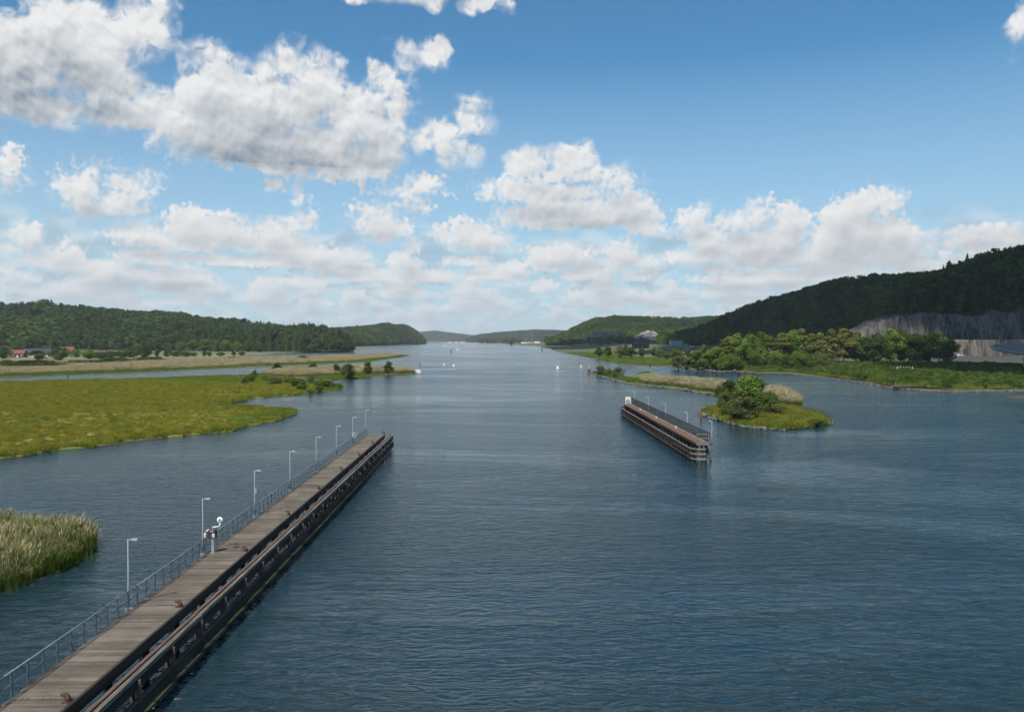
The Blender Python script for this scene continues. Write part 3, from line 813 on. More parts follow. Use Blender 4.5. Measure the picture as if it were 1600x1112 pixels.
cliff('rock_face', 'tall grooved rock cutting under the dark right hill', 1338, 1990, 684, lambda x: float(np.interp(x, [1338, 1360, 1400, 1430, 1560, 1600, 1800], [24, 30, 36.5, 39.5, 39.5, 42, 43])), 17.5, 580, 16, 31)
cliff('rock_face', 'lower rock wall below the road at the right edge', 1440, 1990, 650, lambda x: 18.2, 3.0, 480, 9, 32, 1.4, True)
me = MB()
for a, b in zip(range(1400, 1980, 20), range(1420, 2000, 20)):
    p = [((x - CX) / FPX * Y, Y, 18.35) for x, Y in ((a, 657), (b, 657), (b, 690), (a, 690))]; me.add(p, [(0, 1, 2, 3)])
tag(link('road', me.mesh('road', M['asphalt'])), 'road on the ledge between the two rock walls', 'road', None, 'structure')
me = MB()
for a, b in zip(range(1440, 1980, 20), range(1460, 2000, 20)):
    me.add([((x - CX) / FPX * Y, Y, z) for x, Y, z in ((a, 560, -0.5), (b, 560, -0.5), (b, 618, 4.8), (a, 618, 4.8), (a, 656, 5.0), (b, 656, 5.0))], [(0, 1, 2, 3), (3, 2, 5, 4)])
tag(link('road', me.mesh('road', M['asphalt'])), 'low road at the foot of the lower rock wall', 'road', None, 'structure')


def slab(name, label, pts, Y0, Y1, seed):
    """pale bare rock on the far quarried hill: an uneven sloping face"""
    V = []; xs = np.linspace(pts[0][0], pts[-1][0], 46); nr = 12; P = np.array(pts, float)
    for x in xs:
        t, b = np.interp(x, P[:, 0], P[:, 1]) + 5 * (fbm(np.array([[x * 1.0, 3.0]]), 9.0, 4, seed)[0] - 0.5), np.interp(x, P[:, 0], P[:, 2])
        for j in range(nr):
            f = j / (nr - 1); Y = Y0 + (Y1 - Y0) * f; p = at(x, b + (t - b) * f, Y)
            r = fbm(np.array([[p.x, p.z * 3]]), 26.0, 4, seed)[0] - 0.5
            V.append((p.x, p.y + r * 60, p.z + r * 8 + (-4 if j in (0,) else 0)))
    a = np.arange(45)[:, None] * nr + np.arange(nr - 1)[None, :]
    o = link(name, np_mesh(name, V, np.stack([a, a + nr, a + nr + 1, a + 1], -1).reshape(-1, 4), M['pale_rock']))
    tag(o, label, 'rock face', None, 'structure')


slab('rock_face', 'left pale quarry slope on the far right hill', [(903, 528, 531), (918, 522, 532), (930, 519, 532), (942, 517, 531), (955, 519, 530), (966, 523, 529)], 1930, 1985, 33)
slab('rock_face', 'right pale quarry slope ending in a pointed crest', [(988, 527, 530), (999, 522, 530), (1008, 518, 529), (1016, 514, 529), (1020, 516, 529), (1028, 522, 530), (1038, 527, 531)], 1880, 1935, 34)


# ================================================================== plant kinds
M['spruce'] = foliage('spruce_needles', (0.036, 0.061, 0.024), (0.066, 0.097, 0.036), 0.4, 0.15, 0.45)
M['leaf_dark'] = foliage('dark_leaves', (0.051, 0.086, 0.024), (0.105, 0.146, 0.039), 0.35, 0.3, 0.3)
M['leaf_mid'] = foliage('green_leaves', (0.093, 0.149, 0.031), (0.186, 0.240, 0.056), 0.45, 0.35, 0.25)
M['leaf_olive'] = foliage('olive_leaves', (0.112, 0.133, 0.033), (0.205, 0.208, 0.063), 0.5, 0.35, 0.2)
M['willow'] = foliage('willow_leaves', (0.098, 0.120, 0.043), (0.169, 0.181, 0.077), 0.6, 0.3, 0.15)
M['grass'] = foliage('marsh_grass', (0.189, 0.195, 0.031), (0.345, 0.293, 0.060), 0.25, 0.4, 0.24, (1.3, 1.08, 0.75))
M['greengrass'] = foliage('green_grass', (0.119, 0.181, 0.033), (0.206, 0.250, 0.055), 0.25, 0.4, 0.25)
M['reed'] = foliage('reed_blades', (0.090, 0.144, 0.026), (0.198, 0.240, 0.060), 0.8, 0.4, 0.25, (1.25, 1.1, 0.8), (1.55, 2.7, (0.44, 0.38, 0.25)))
M['reed_dry'] = foliage('dry_reed', (0.10, 0.115, 0.035), (0.19, 0.18, 0.07), 0.6, 0.35, 0.28, (1.2, 1.05, 0.8), (0.7, 1.7, (0.44, 0.36, 0.235)))
M['reed_pale'] = foliage('pale_reed', (0.085, 0.115, 0.026), (0.16, 0.18, 0.05), 1.6, 0.4, 0.38, (1.2, 1.05, 0.85), (1.15, 2.35, (0.50, 0.42, 0.30)))
M['bark'] = mat('bark', (0.075, 0.06, 0.045), (0.04, 0.033, 0.026), 0.95, 6.0, (1, 1, 0.25), bump=0.5)
M['birch_bark'] = mat('birch_bark', (0.42, 0.40, 0.36), (0.09, 0.085, 0.08), 0.85, 3.0, (1, 1, 2.0), 0.55, 0.68)

K_spruce = [proto('spruce%d' % i, conifer_mesh('spruce_crown', M['spruce'], 1.0, 0.20 + 0.03 * i, 13, 7, 40 + i)) for i in range(3)]
K_pine = [proto('pine%d' % i, conifer_mesh('pine_crown', M['spruce'], 1.0, 0.28, 9, 8, 50 + i, True)) for i in range(2)]
K_far = [proto('farleaf%d' % i, crown_mesh('leaf_crown', M['leaf_dark'], 0.05, 1.0, 0.42, 11, 420, 0.060, 60 + i)) for i in range(3)]
K_farmid = [proto('farmid%d' % i, crown_mesh('leaf_crown', M['leaf_mid'], 0.05, 1.0, 0.45, 11, 420, 0.060, 70 + i)) for i in range(2)]
K_bush = [proto('bush%d' % i, crown_mesh('bush_crown', M['leaf_mid'], 0.0, 1.0, 0.75, 12, 700, 0.055, 80 + i)) for i in range(2)]
K_bushd = [proto('bushdark%d' % i, crown_mesh('bush_crown', M['leaf_dark'], 0.0, 1.0, 0.8, 12, 700, 0.055, 90 + i)) for i in range(2)]


def forest(name, label, G, n, protos, probs, hmin, hmax, seed, smin=0.0, smax=1.0, clump=120.0, wide=1.0):
    g = np.random.default_rng(seed); P = on_grid(G, n, g, smin, smax)
    # kinds grow in stands: one noise picks conifers or broadleaves
    k = fbm(P[:, :2], clump, 3, seed); pr = np.asarray(probs, float); pr = pr / pr.sum(); cum = np.cumsum(pr)
    u = np.clip((k - 0.25) * 2 * 0.65 + g.random(n) * 0.35, 0, 0.999)
    idx = np.searchsorted(cum, u)
    ok = fbm(P[:, :2], clump * 0.6, 3, seed + 9) > 0.30; P, idx = P[ok], idx[ok]; n = len(P)      # a few clearings
    h = (hmin + (hmax - hmin) * g.random(n) ** 1.7) * (0.85 + 0.3 * fbm(P[:, :2], 40, 2, seed + 3)); w = h * g.uniform(0.85, 1.25, n) * wide
    P[:, 2] -= 0.4
    return scatter(name, label, 'forest', P, protos, idx, np.stack([w, w, h], 1), g.uniform(0, 6.28, n), 0.04, seed)


FK = K_spruce + K_pine + K_far + K_farmid
forest('forest', 'mixed forest covering the long left ridge', G_L1, 14000, FK, [3, 3, 3, 1.5, 1.5, 2, 2, 2, 1.2, 1.2], 11, 23, 101, wide=1.15)
forest('forest', 'woods on the round headland beyond the left ridge', G_L2, 9000, FK, [1.5, 1.5, 1, 1, 1, 2, 2, 2, 1.5, 1.5], 11, 20, 102)
forest('forest', 'woods on the thin blue ridge between the left hills', G_L5, 3500, FK, [2, 2, 2, 1, 1, 1, 1, 1, 1, 1], 12, 22, 103, wide=1.6)
forest('forest', 'woods on the farthest pale blue hill', G_L3, 5000, FK, [2, 2, 2, 1, 1, 1, 1, 1, 1, 1], 12, 22, 104, wide=2.0)
forest('forest', 'woods on the low hill behind the far shore', G_L4, 7000, FK, [2, 2, 2, 1, 1, 1, 1, 1, 1, 1], 12, 20, 105, wide=1.7)
forest('forest', 'woods on the pale ridge behind the dark right hill', G_R3, 3500, FK, [2, 2, 2, 1, 1, 1, 1, 1, 1, 1], 12, 20, 106, wide=1.5)
forest('forest', 'woods around the pale quarry slopes', G_R2, 11000, FK, [1, 1, 1, 1, 1, 2, 2, 2, 2, 2], 8, 17, 107)
forest('forest', 'dark dense forest on the shaded right hill', G_R1, 15000, FK, [1.3, 1.3, 1.3, 2, 2, 3, 3, 3, 1.2, 1.2], 7, 21, 108, clump=60)


# ------------------------------------------------------------------ grasses and reeds
def field(name, label, cat, poly, n, protos, hs, seed, z=0.3, w=1.0, margin=0.0, dens=None, wtilt=0.05, probs=None):
    g = np.random.default_rng(seed); q = fill(poly, n, g)
    if margin: q = q[edge_dist(poly, q) > margin]
    if dens is not None: q = q[g.random(len(q)) < dens(q)]
    n = len(q); s = g.uniform(hs[0], hs[1], n) * (0.72 + 0.56 * fbm(q, 6.0 * max(1.0, np.median(q[:, 1]) / 150), 3, seed))
    if cat == 'reeds': s = s * (0.6 + 0.4 * np.clip(edge_dist(poly, q) / (0.02 * np.median(q[:, 1])), 0, 1))      # stands thin out and get lower at their edge
    zz = z(q) if callable(z) else np.full(n, z)
    idx = g.integers(0, len(protos), n) if probs is None else probs(q, g)
    return scatter(name, label, cat, np.column_stack([q, zz]), protos, idx, np.stack([s * w, s * w, s], 1), g.uniform(0, 6.28, n), wtilt, seed)


T_grass = [proto('tuft%d' % i, blades_mesh('tuft', M['grass'], 46, 0.42, 0.42, 0.028, 0.6, 110 + i)) for i in range(3)]
T_green = [proto('greentuft%d' % i, blades_mesh('green_tuft', M['greengrass'], 46, 0.5, 0.34, 0.03, 0.6, 120 + i)) for i in range(2)]
T_reed = [proto('reed%d' % i, blades_mesh('reed_stand', M['reed'], 90, 0.75, 2.1, 0.020, 0.22, 130 + i, 0.3, 3)) for i in range(3)]
T_reedpale = [proto('reedpale%d' % i, blades_mesh('pale_reed_stand', M['reed_pale'], 90, 0.75, 2.1, 0.022, 0.16, 160 + i, 0.5, 3)) for i in range(3)]
T_reedfar = [proto('reedfar%d' % i, blades_mesh('reed_patch', M['reed_dry'], 110, 1.6, 2.0, 0.055, 0.13, 140 + i, 0.6)) for i in range(3)]
T_reedgreen = [proto('reedgreen%d' % i, blades_mesh('green_reed_patch', M['greengrass'], 90, 1.6, 1.2, 0.06, 0.25, 150 + i)) for i in range(2)]

def meadow_kind(q, g):
    green = (fbm(q, 60, 3, 4) + 0.55 * np.clip((q[:, 1] - 330) / 60, 0, 1) + 0.25 * np.exp(-edge_dist(MEADOW, q) / 8)) > 0.73
    return np.where(green, g.integers(3, 5, len(q)), g.integers(0, 3, len(q)))
field('marsh_grass', 'tussocky olive and yellow grass of the left marsh meadow', 'grass', MEADOW, 30000, T_grass + T_green, (0.8, 1.6), 201, 0.34, 1.1, probs=meadow_kind)
field('sedge_clumps', 'scattered taller sedge clumps in the left marsh meadow', 'grass', MEADOW, 900, T_reedgreen, (0.4, 0.85), 217, 0.35, 0.7)
field('edge_tussocks', 'taller tussocks along the water edge of the left marsh meadow', 'grass', MEADOW, 26000, T_grass + T_green, (1.6, 3.0), 216, 0.15, 0.9, dens=lambda q: (edge_dist(MEADOW, q) < 2.6) * (fbm(q, 9.0, 3, 2) > 0.45))
field('marsh_grass', 'grass of the low green islet', 'grass', LOWISLET, 1400, T_green, (1.2, 2.4), 202, 0.25)
field('reeds', 'dry tipped reeds of the narrow islet', 'reeds', ISLET, 1500, T_reedfar + T_reedgreen, (0.9, 1.5), 203, 0.25, probs=lambda q, g: np.where(edge_dist(ISLET, q) < 3.0, g.integers(3, 5, len(q)), g.integers(0, 3, len(q))))
FARREED = px_poly([(-300, 603), (0, 589.5), (210, 581.5), (360, 574.6), (475, 569.6), (572, 565.2), (612, 559.8), (636, 556.2), (622, 555), (590, 556.2), (545, 557.8), (480, 559.4), (430, 561), (385, 561.2), (330, 562.5), (250, 566), (180, 570), (100, 573), (0, 576), (-300, 585)])
field('reeds', 'wide pale reed bed along the left channel', 'reeds', FARREED, 26000, T_reedfar + T_reedgreen, (0.8, 1.3), 204, 0.4, 1.6, probs=lambda q, g: np.where(edge_dist(LEFT, q) < g.uniform(8, 34, len(q)), g.integers(3, 5, len(q)), g.integers(0, 3, len(q))))
field('reeds', 'tall near reed clump at the left edge', 'reeds', NEARREED, 1500, T_reed + T_reedpale[:1], (0.70, 1.25), 205, 0.0, 0.9, wtilt=0.13)
field('sparse_reeds', 'thin reed stalks standing in the water round the near clump', 'reeds', px_poly([(-150, 985), (0, 936), (56, 918), (108, 898), (148, 876), (166, 852), (140, 834), (60, 828), (-150, 832)]), 260, [proto('stalks%d' % i, blades_mesh('stalks', M['reed'], 9, 0.6, 1.7, 0.018, 0.3, 170 + i, 0.2, 3)) for i in range(2)], (0.6, 1.1), 215, -0.1, 1.0, wtilt=0.12)
REEDS_R = px_poly([(985, 595), (1010, 602), (1060, 606.5), (1095, 612.5), (1115, 614.5), (1140, 620), (1165, 620), (1200, 616), (1150, 608.5), (1100, 603), (1050, 599), (1000, 594)])
field('reeds', 'pale plumed reeds along the right island', 'reeds', REEDS_R, 2600, T_reedpale + T_reed[:1], (0.9, 1.5), 206, 0.5, 1.2)
REEDS_E = px_poly([(1180, 626), (1200, 634), (1225, 638), (1248, 639), (1251, 633), (1234, 623), (1205, 616.5)])
field('reeds', 'clump of pale reeds behind the island trees', 'reeds', REEDS_E, 1000, T_reedpale + T_reed[:1], (1.1, 1.7), 207, 0.5, 1.2)
GRASS_E = px_poly([(1108, 641), (1104, 646), (1125, 653), (1150, 659), (1175, 664.5), (1207, 668), (1245, 667.5), (1275, 664), (1286, 660.5), (1275, 653), (1248, 646), (1200, 642), (1150, 640)])
field('island_grass', 'lush grass on the point of the right island', 'grass', ISLAND, 15000, T_green + T_grass[:1], (1.1, 2.8), 208, lambda q: 0.2 + 0.4 * np.clip(edge_dist(ISLAND, q) / 4, 0, 1), 1.0, dens=lambda q: (q[:, 1] < 212) * 1.0)
GRASS_W = px_poly([(928, 583), (952, 589.5), (984, 598), (1020, 602.5), (1060, 606), (1095, 612), (1085, 607), (1000, 596), (950, 586)])
field('island_grass', 'green herbs along the stony edge of the right island', 'grass', GRASS_W, 2200, T_green, (1.6, 3.4), 209, 0.4, 1.1)
MARSH_R = px_poly([(890, 552), (925, 558), (964, 566.3), (1000, 570), (1046, 571.8), (1050, 565), (1000, 560), (940, 553)])
field('marsh_grass', 'green marsh grass on the far right shore', 'grass', MARSH_R, 6000, T_reedgreen + T_green, (0.5, 1.1), 210, 0.8, 3.0)
UNDER = px_poly([(1052, 571), (1076, 575.6), (1116, 578.6), (1160, 579.8), (1180, 581.5), (1232, 582), (1272, 586.5), (1300, 590), (1330, 594), (1360, 597.5), (1393, 605), (1430, 607.5), (1475, 610.5), (1540, 609.5), (1600, 609.5), (1800, 616), (1760, 580), (1480, 571), (1300, 570), (1190, 573), (1120, 573), (1060, 568)])
field('undergrowth', 'dense green scrub along the right waterside', 'scrub', UNDER, 4200, K_bush + K_bushd, (1.0, 3.0), 211, 0.9, 1.1)
field('scrub_grass', 'rough grass among the scrub of the right bank', 'grass', UNDER, 7000, T_reedgreen, (0.6, 1.2), 212, 0.9, 1.6)


# stones along the island's edge: too many and small to tell apart
def stones(name, label, chain, n, r0, r1, seed, spread=1.2, z=0.1):
    g = np.random.default_rng(seed); V, F = [], []
    C = [Vector(p) for p in chain]; L = [0]
    for a, b in zip(C, C[1:]): L.append(L[-1] + (b - a).length)
    for i in range(n):
        t = g.uniform(0, L[-1]); k = max(j for j in range(len(C) - 1) if L[j] <= t); p = C[k].lerp(C[k + 1], (t - L[k]) / (L[k + 1] - L[k]))
        r = g.uniform(r0, r1) * (1 if g.random() < 0.8 else 1.6); o = len(V); c = np.array([p.x + g.normal(0, spread), p.y + g.normal(0, spread), z + g.uniform(-0.3, 0.5) * r])
        ico = np.array([(0, 0, 1), (.9, 0, .4), (.28, .85, .4), (-.72, .53, .4), (-.72, -.53, .4), (.28, -.85, .4), (.72, .53, -.45), (-.28, .85, -.45), (-.9, 0, -.45), (-.28, -.85, -.45), (.72, -.53, -.45), (0, 0, -1)])
        v = ico * g.uniform(0.7, 1.2, (12, 1)) * np.array([r * g.uniform(0.8, 1.5), r * g.uniform(0.8, 1.3), r * g.uniform(0.6, 0.9)]); a = g.uniform(0, 6.28)
        v = v @ np.array([[math.cos(a), math.sin(a), 0], [-math.sin(a), math.cos(a), 0], [0, 0, 1]])
        V += [tuple(c + q) for q in v]
        F += [(o + a, o + b, o + c2) for a, b, c2 in ((0, 1, 2), (0, 2, 3), (0, 3, 4), (0, 4, 5), (0, 5, 1), (1, 6, 2), (2, 7, 3), (3, 8, 4), (4, 9, 5), (5, 10, 1), (6, 7, 2), (7, 8, 3), (8, 9, 4), (9, 10, 5), (10, 6, 1), (11, 7, 6), (11, 8, 7), (11, 9, 8), (11, 10, 9), (11, 6, 10))]
    tag(link(name, np_mesh(name, V, F, M['stone'])), label, 'stones', None, 'stuff')


stones('shore_stones', 'heaped grey boulders round the point of the right island', px_poly([(1128, 633), (1107, 640), (1101, 647), (1120, 655), (1145, 661), (1170, 667), (1207, 671), (1225, 671)]), 330, 0.18, 0.5, 301, 0.7, 0.08)
stones('shore_stones', 'line of pale stones along the long side of the right island', px_poly([(925, 584), (950, 591), (982, 600), (1020, 604.5), (1060, 607.5), (1095, 614), (1115, 616)]), 380, 0.2, 0.55, 302, 0.6, 0.05)
stones('shore_stones', 'stones at the foot of the right grove', px_poly([(1050, 573), (1075, 577), (1115, 580), (1160, 581.5), (1185, 583)]), 160, 0.3, 0.8, 303, 1.0, 0.1)
stones('gravel_heap', 'grey heap of rubble on the right bank', px_poly([(1482, 577), (1505, 578), (1528, 577)]), 420, 0.3, 0.9, 304, 2.6, 1.6)
stones('shore_stones', 'dark stones along the right waterside', px_poly([(1185, 582.6), (1272, 588), (1330, 595.5), (1393, 607), (1475, 612), (1600, 611)]), 300, 0.15, 0.45, 305, 0.8, 0.05)


# lily pads behind the island point
_q = fill(px_poly([(1250, 646), (1262, 634), (1285, 640), (1305, 650), (1296, 658), (1280, 653)]), 900, np.random.default_rng(9)); V, F = [], []
for i, (a, b) in enumerate(_q):
    r = 0.12 + 0.16 * ((i * 37) % 100) / 100; o = len(V); V += [(a + r * math.cos(t * 1.0472), b + r * math.sin(t * 1.0472), 0.02) for t in range(6)]; F.append(tuple(range(o, o + 6)))
tag(link('lily_pads', np_mesh('lily_pads', V, F, M['willow'])), 'scattered floating leaves behind the point of the right island', 'water plants', None, 'stuff')

# ================================================================== single trees and shrubs
B_round = [(trunk_mesh('trunk', M['bark'], 0.8, 0.028, 400 + i, 6, 0.35, 0.06), crown_mesh('crown', M['leaf_mid'], 0.04, 1.0, 0.38, 30, 4200, 0.027, 410 + i)) for i in range(3)]
B_dark = [(trunk_mesh('trunk', M['bark'], 0.8, 0.028, 420 + i, 6, 0.35, 0.06), crown_mesh('crown', M['leaf_dark'], 0.04, 1.0, 0.36, 28, 3800, 0.027, 430 + i)) for i in range(2)]
B_birch = [(trunk_mesh('trunk', M['birch_bark'], 0.9, 0.016, 440 + i, 7, 0.25, 0.05), crown_mesh('crown', M['leaf_olive'], 0.10, 1.0, 0.27, 30, 3400, 0.025, 450 + i, 'birch')) for i in range(3)]
B_bush = [(trunk_mesh('trunk', M['bark'], 0.6, 0.03, 460 + i, 7, 0.6, 0.1), crown_mesh('crown', M['leaf_mid'], 0.0, 1.0, 0.60, 26, 4200, 0.031, 470 + i)) for i in range(2)]
B_willow = [(trunk_mesh('trunk', M['bark'], 0.6, 0.03, 480 + i, 7, 0.6, 0.1), crown_mesh('crown', M['willow'], 0.0, 1.0, 0.62, 26, 4600, 0.029, 490 + i)) for i in range(2)]
B_shrubd = [(trunk_mesh('trunk', M['bark'], 0.6, 0.03, 500 + i, 7, 0.6, 0.1), crown_mesh('crown', M['leaf_dark'], 0.0, 1.0, 0.62, 24, 3400, 0.031, 510 + i)) for i in range(2)]
B_spruce = [(trunk_mesh('trunk', M['bark'], 0.95, 0.02, 520 + i, 0, 0, 0.01), conifer_mesh('crown', M['spruce'], 1.0, 0.24, 16, 9, 525 + i)) for i in range(2)]
B_pine = [(trunk_mesh('trunk', M['bark'], 0.92, 0.022, 530 + i, 3, 0.2, 0.03), conifer_mesh('crown', M['spruce'], 1.0, 0.30, 11, 10, 535 + i, True)) for i in range(2)]


def plant(name, label, cat, kind, loc, h, w, group, seed=0):
    """a tree: an Empty at its foot carrying trunk and crown; w is the crown's full width"""
    tm, cm = kind[seed % len(kind)]; v = np.empty(len(cm.vertices) * 3, np.float32); cm.vertices.foreach_get('co', v); v = v.reshape(-1, 3)
    r = float(np.percentile(np.hypot(v[:, 0], v[:, 1]), 93)); k = (w / 2) / r
    o = thing(name, label, cat, loc, random.Random(seed * 7 + 1).uniform(0, 6.28), group); o.scale = (k, k, h)
    link('trunk', tm, o); link('crown', cm, o)
    return o


def px_plant(name, label, cat, kind, x, base, top, wpx, group, seed, z=0.5, Y=None):
    p = ground(x, base, z) if Y is None else at(x, 531, Y); p.z = z - 0.1
    k = p.y / FPX
    h = (CAM_H - (top - HORIZON) * k) - z
    if wpx * k > 0.95 * h: kind = B_shrubd if kind is B_dark else B_bush if kind in (B_round, B_birch) else kind      # broad low crowns
    return plant(name, label, cat, kind, p, max(h, 0.8), wpx * k, group, seed)


# grove on the right bank
GROVE = [(1060, 556, 485, 22, 'w'), (1075, 543, 490, 22, 'b'), (1090, 546, 470, 20, 'r'), (1101, 536, 480, 24, 'b'), (1117, 541, 465, 26, 'r'), (1132, 527, 500, 28, 'b'), (1150, 519, 520, 30, 'r'), (1163, 532, 470, 24, 'r'),
    (1172, 520, 530, 28, 'r'), (1190, 517, 540, 30, 'r'), (1205, 523, 510, 26, 'b'), (1222, 517, 545, 30, 'b'), (1238, 514, 550, 28, 'r'), (1252, 510, 555, 32, 'b'), (1268, 518, 540, 26, 'b'), (1282, 516, 545, 28, 'b'),
    (1300, 511, 560, 34, 'b'), (1318, 510, 565, 34, 'b'), (1338, 514, 570, 32, 'b'), (1355, 522, 560, 28, 'd'), (1372, 518, 550, 30, 'd'), (1392, 512, 560, 34, 'r'), (1410, 512, 570, 30, 'd'), (1430, 518, 560, 30, 'd'), (1450, 516, 560, 28, 'd'),
    (1468, 514, 560, 30, 'b'), (1482, 528, 550, 26, 'd')]
GFRONT = [(1128, 555, 462, 26, 'r'), (1145, 552, 462, 26, 'r'), (1180, 548, 460, 26, 'b'), (1195, 545, 465, 24, 'b'), (1212, 548, 462, 26, 'r'), (1228, 552, 455, 26, 'b'), (1246, 548, 460, 26, 'b'), (1262, 552, 460, 24, 'r'), (1278, 550, 470, 26, 'w'), (1295, 552, 480, 28, 'w')]
KIND = {'r': (B_round, 'bright green leafy tree'), 'd': (B_dark, 'dark green leafy tree'), 'b': (B_birch, 'slender olive birch'), 'w': (B_willow, 'grey green bushy willow')}
def nth(i): return ORD[i] if i < len(ORD) else {20: 'twenty-first', 21: 'twenty-second', 22: 'twenty-third', 23: 'twenty-fourth', 24: 'twenty-fifth', 25: 'twenty-sixth', 26: 'twenty-seventh', 27: 'twenty-eighth', 28: 'twenty-ninth'}.get(i, 'next')
for i, (x, top, Y, w, k) in enumerate(GROVE):
    px_plant('birch_tree' if k == 'b' else 'leafy_tree', '%s, %s from the left in the back rank of the right grove' % (KIND[k][1], nth(i)), 'tree', KIND[k][0], x, 0, top, w * 1.15, 'trees of the grove on the right bank', i, 1.2, Y)
for i, (x, top, Y, w, k) in enumerate(GFRONT):
    px_plant('birch_tree' if k == 'b' else 'leafy_tree', '%s, %s from the left at the waterside edge of the right grove' % (KIND[k][1], nth(i)), 'tree', KIND[k][0], x, 0, top, w * 1.1, 'trees of the grove on the right bank', i + 3, 1.2, Y)

# island
IT = 'trees and bushes of the right island'
px_plant('leafy_tree', 'tallest bright green tree on the right island', 'tree', B_round, 1175, 645, 584, 54, IT, 1, 0.6)
px_plant('leafy_bush', 'round grey green bush in front on the right island', 'bush', B_willow, 1166, 657, 619, 56, IT, 0, 0.6)
px_plant('leafy_bush', 'dark bush left of the tallest island tree', 'bush', B_shrubd, 1139, 634, 594, 40, IT, 1, 0.6)
px_plant('leafy_bush', 'green bush right of the tallest island tree', 'bush', B_bush, 1199, 648, 611, 36, IT, 1, 0.6)
px_plant('leafy_bush', 'low olive bush at the stony corner of the right island', 'bush', B_bush, 1140, 650, 626, 28, IT, 0, 0.6)
px_plant('leafy_bush', 'small brownish shrub between island reeds and grass', 'bush', [(B_willow[0][0], crown_mesh('crown', foliage('brown_leaves', (0.05, 0.032, 0.016), (0.085, 0.06, 0.028), 0.6), 0, 1, 0.6, 14, 1200, 0.045, 77))], 1226, 645, 634, 20, IT, 0, 0.6)
px_plant('leafy_bush', 'small light bush right of the tallest island tree, before the reeds', 'bush', B_willow, 1212, 650, 630, 24, IT, 1, 0.6)
px_plant('leafy_bush', 'light green bush between the round grey bush and the stones', 'bush', B_bush, 1150, 655, 637, 22, IT, 1, 0.6)
px_plant('leafy_bush', 'olive bush leaning over the bay side of the right island', 'bush', B_willow, 1133, 641, 611, 26, IT, 0, 0.6)
px_plant('birch_tree', 'slim olive tree rising from the top of the island thicket', 'tree', B_birch, 1160, 640, 588, 26, IT, 1, 0.6)
px_plant('leafy_bush', 'bushy herbs on the outer point of the right island', 'bush', B_bush, 1276, 663, 653, 26, IT, 0, 0.4)
px_plant('leafy_bush', 'bush at the far tip of the right island', 'bush', B_willow, 938, 585.5, 570.5, 17, IT, 1, 0.5)
px_plant('leafy_bush', 'second bush from the far tip of the right island', 'bush', B_bush, 951, 587, 575, 14, IT, 0, 0.5)
px_plant('leafy_bush', 'third bush from the far tip of the right island', 'bush', B_willow, 966, 590, 573.5, 20, IT, 0, 0.5)
px_plant('leafy_bush', 'round bush at the back of the island reeds', 'bush', B_bush, 1008, 593, 579, 22, IT, 1, 0.5)

# narrow islet and low islet on the left
LT = 'small trees of the left islets'
for i, (x, b, t, w, k, nm) in enumerate([(433, 582, 566, 13, B_dark, 'leftmost small dark tree behind the narrow reed islet'), (489, 582, 568, 16, B_dark, 'broad low tree second from the left on the narrow reed islet'),
        (526, 585, 567.5, 11, B_dark, 'slim tree left of the round dark tree on the islets'), (574, 585.5, 563.5, 13, B_dark, 'slim tree right of the round dark tree on the islets'),
        (607, 585, 563, 14, B_dark, 'rightmost tree of the narrow reed islet'), (544, 591.5, 568, 24, B_shrubd, 'round dark tree on the low green islet')]):
    px_plant('small_tree', nm, 'tree', k, x, b, t, w, LT, i, 0.35)
px_plant('leafy_bush', 'pale dry shrub standing in the water left of the narrow islet', 'bush', [(B_willow[0][0], crown_mesh('crown', M['reed_dry'], 0, 1, 0.6, 12, 900, 0.05, 78))], 398, 589, 577, 9, LT, 0, 0.3)

# shrubs at the tip of the marsh meadow
for i, (x, b, w, h) in enumerate([(382, 600, 11, 9), (392, 597, 14, 11), (414, 595, 9, 8), (430, 600, 24, 9), (452, 598, 22, 10), (465, 604, 28, 11), (485, 600, 11, 14), (470, 609, 18, 8), (485, 614, 13, 6), (498, 611, 14, 7), (501, 605, 20, 11), (513, 604, 15, 9), (521, 606, 11, 6), (530, 606, 8, 6)]):
    px_plant('leafy_bush', 'low green shrub at the tip of the marsh meadow, %s from the left' % nth(i), 'bush', B_bush if i % 3 else B_willow, x, b, b - h - 2, w, 'shrubs at the tip of the marsh meadow', i, 0.4)

# willow scrub and field trees on the left shore
for i, (x, b, w, h) in enumerate([(10, 572, 30, 10), (53, 576, 80, 13), (132, 571, 66, 9), (178, 569, 58, 10), (236, 567, 54, 10), (298, 566, 11, 4), (305, 563.5, 12, 4), (338, 564.5, 9, 4), (363, 563.5, 22, 6), (388, 563.5, 28, 5), (413, 563, 16, 4), (433, 562, 8, 4), (473, 562.5, 23, 7)]):
    px_plant('willow_shrub', 'low dark willow thicket in the left reed bed, %s from the left' % nth(i), 'bush', B_shrubd, x, b, b - h - 1, w, 'willow thickets in the left reed bed', i, 0.7)
for i, (x, b, w, h, k) in enumerate(sorted([(58, 562, 26, 15, 'd'), (92, 562, 30, 22, 'd'), (118, 558, 20, 12, 'r'), (140, 560, 26, 14, 'r'), (157, 560, 20, 12, 'w'), (172, 559, 24, 12, 'd'), (190, 558, 22, 11, 'w'), (205, 558, 26, 14, 'd'), (226, 558, 26, 15, 'd'), (246, 557, 10, 12, 'd'),
        (262, 557, 14, 11, 'd'), (276, 557, 22, 9, 'w'), (290, 557, 18, 9, 'w'), (304, 556, 12, 6, 'w'), (320, 556, 8, 8, 'd'), (327, 556, 8, 7, 'd'), (345, 556, 14, 6, 'd'), (365, 556, 7, 8, 'd'), (378, 555, 12, 6, 'd'), (5, 560, 24, 20, 'd')])):
    px_plant('field_tree', '%s in the fields below the left ridge, %s from the left' % (KIND[k][1], nth(i)), 'tree', KIND[k][0], x, b, b - h, w, 'field trees below the left ridge', i, 0.9)
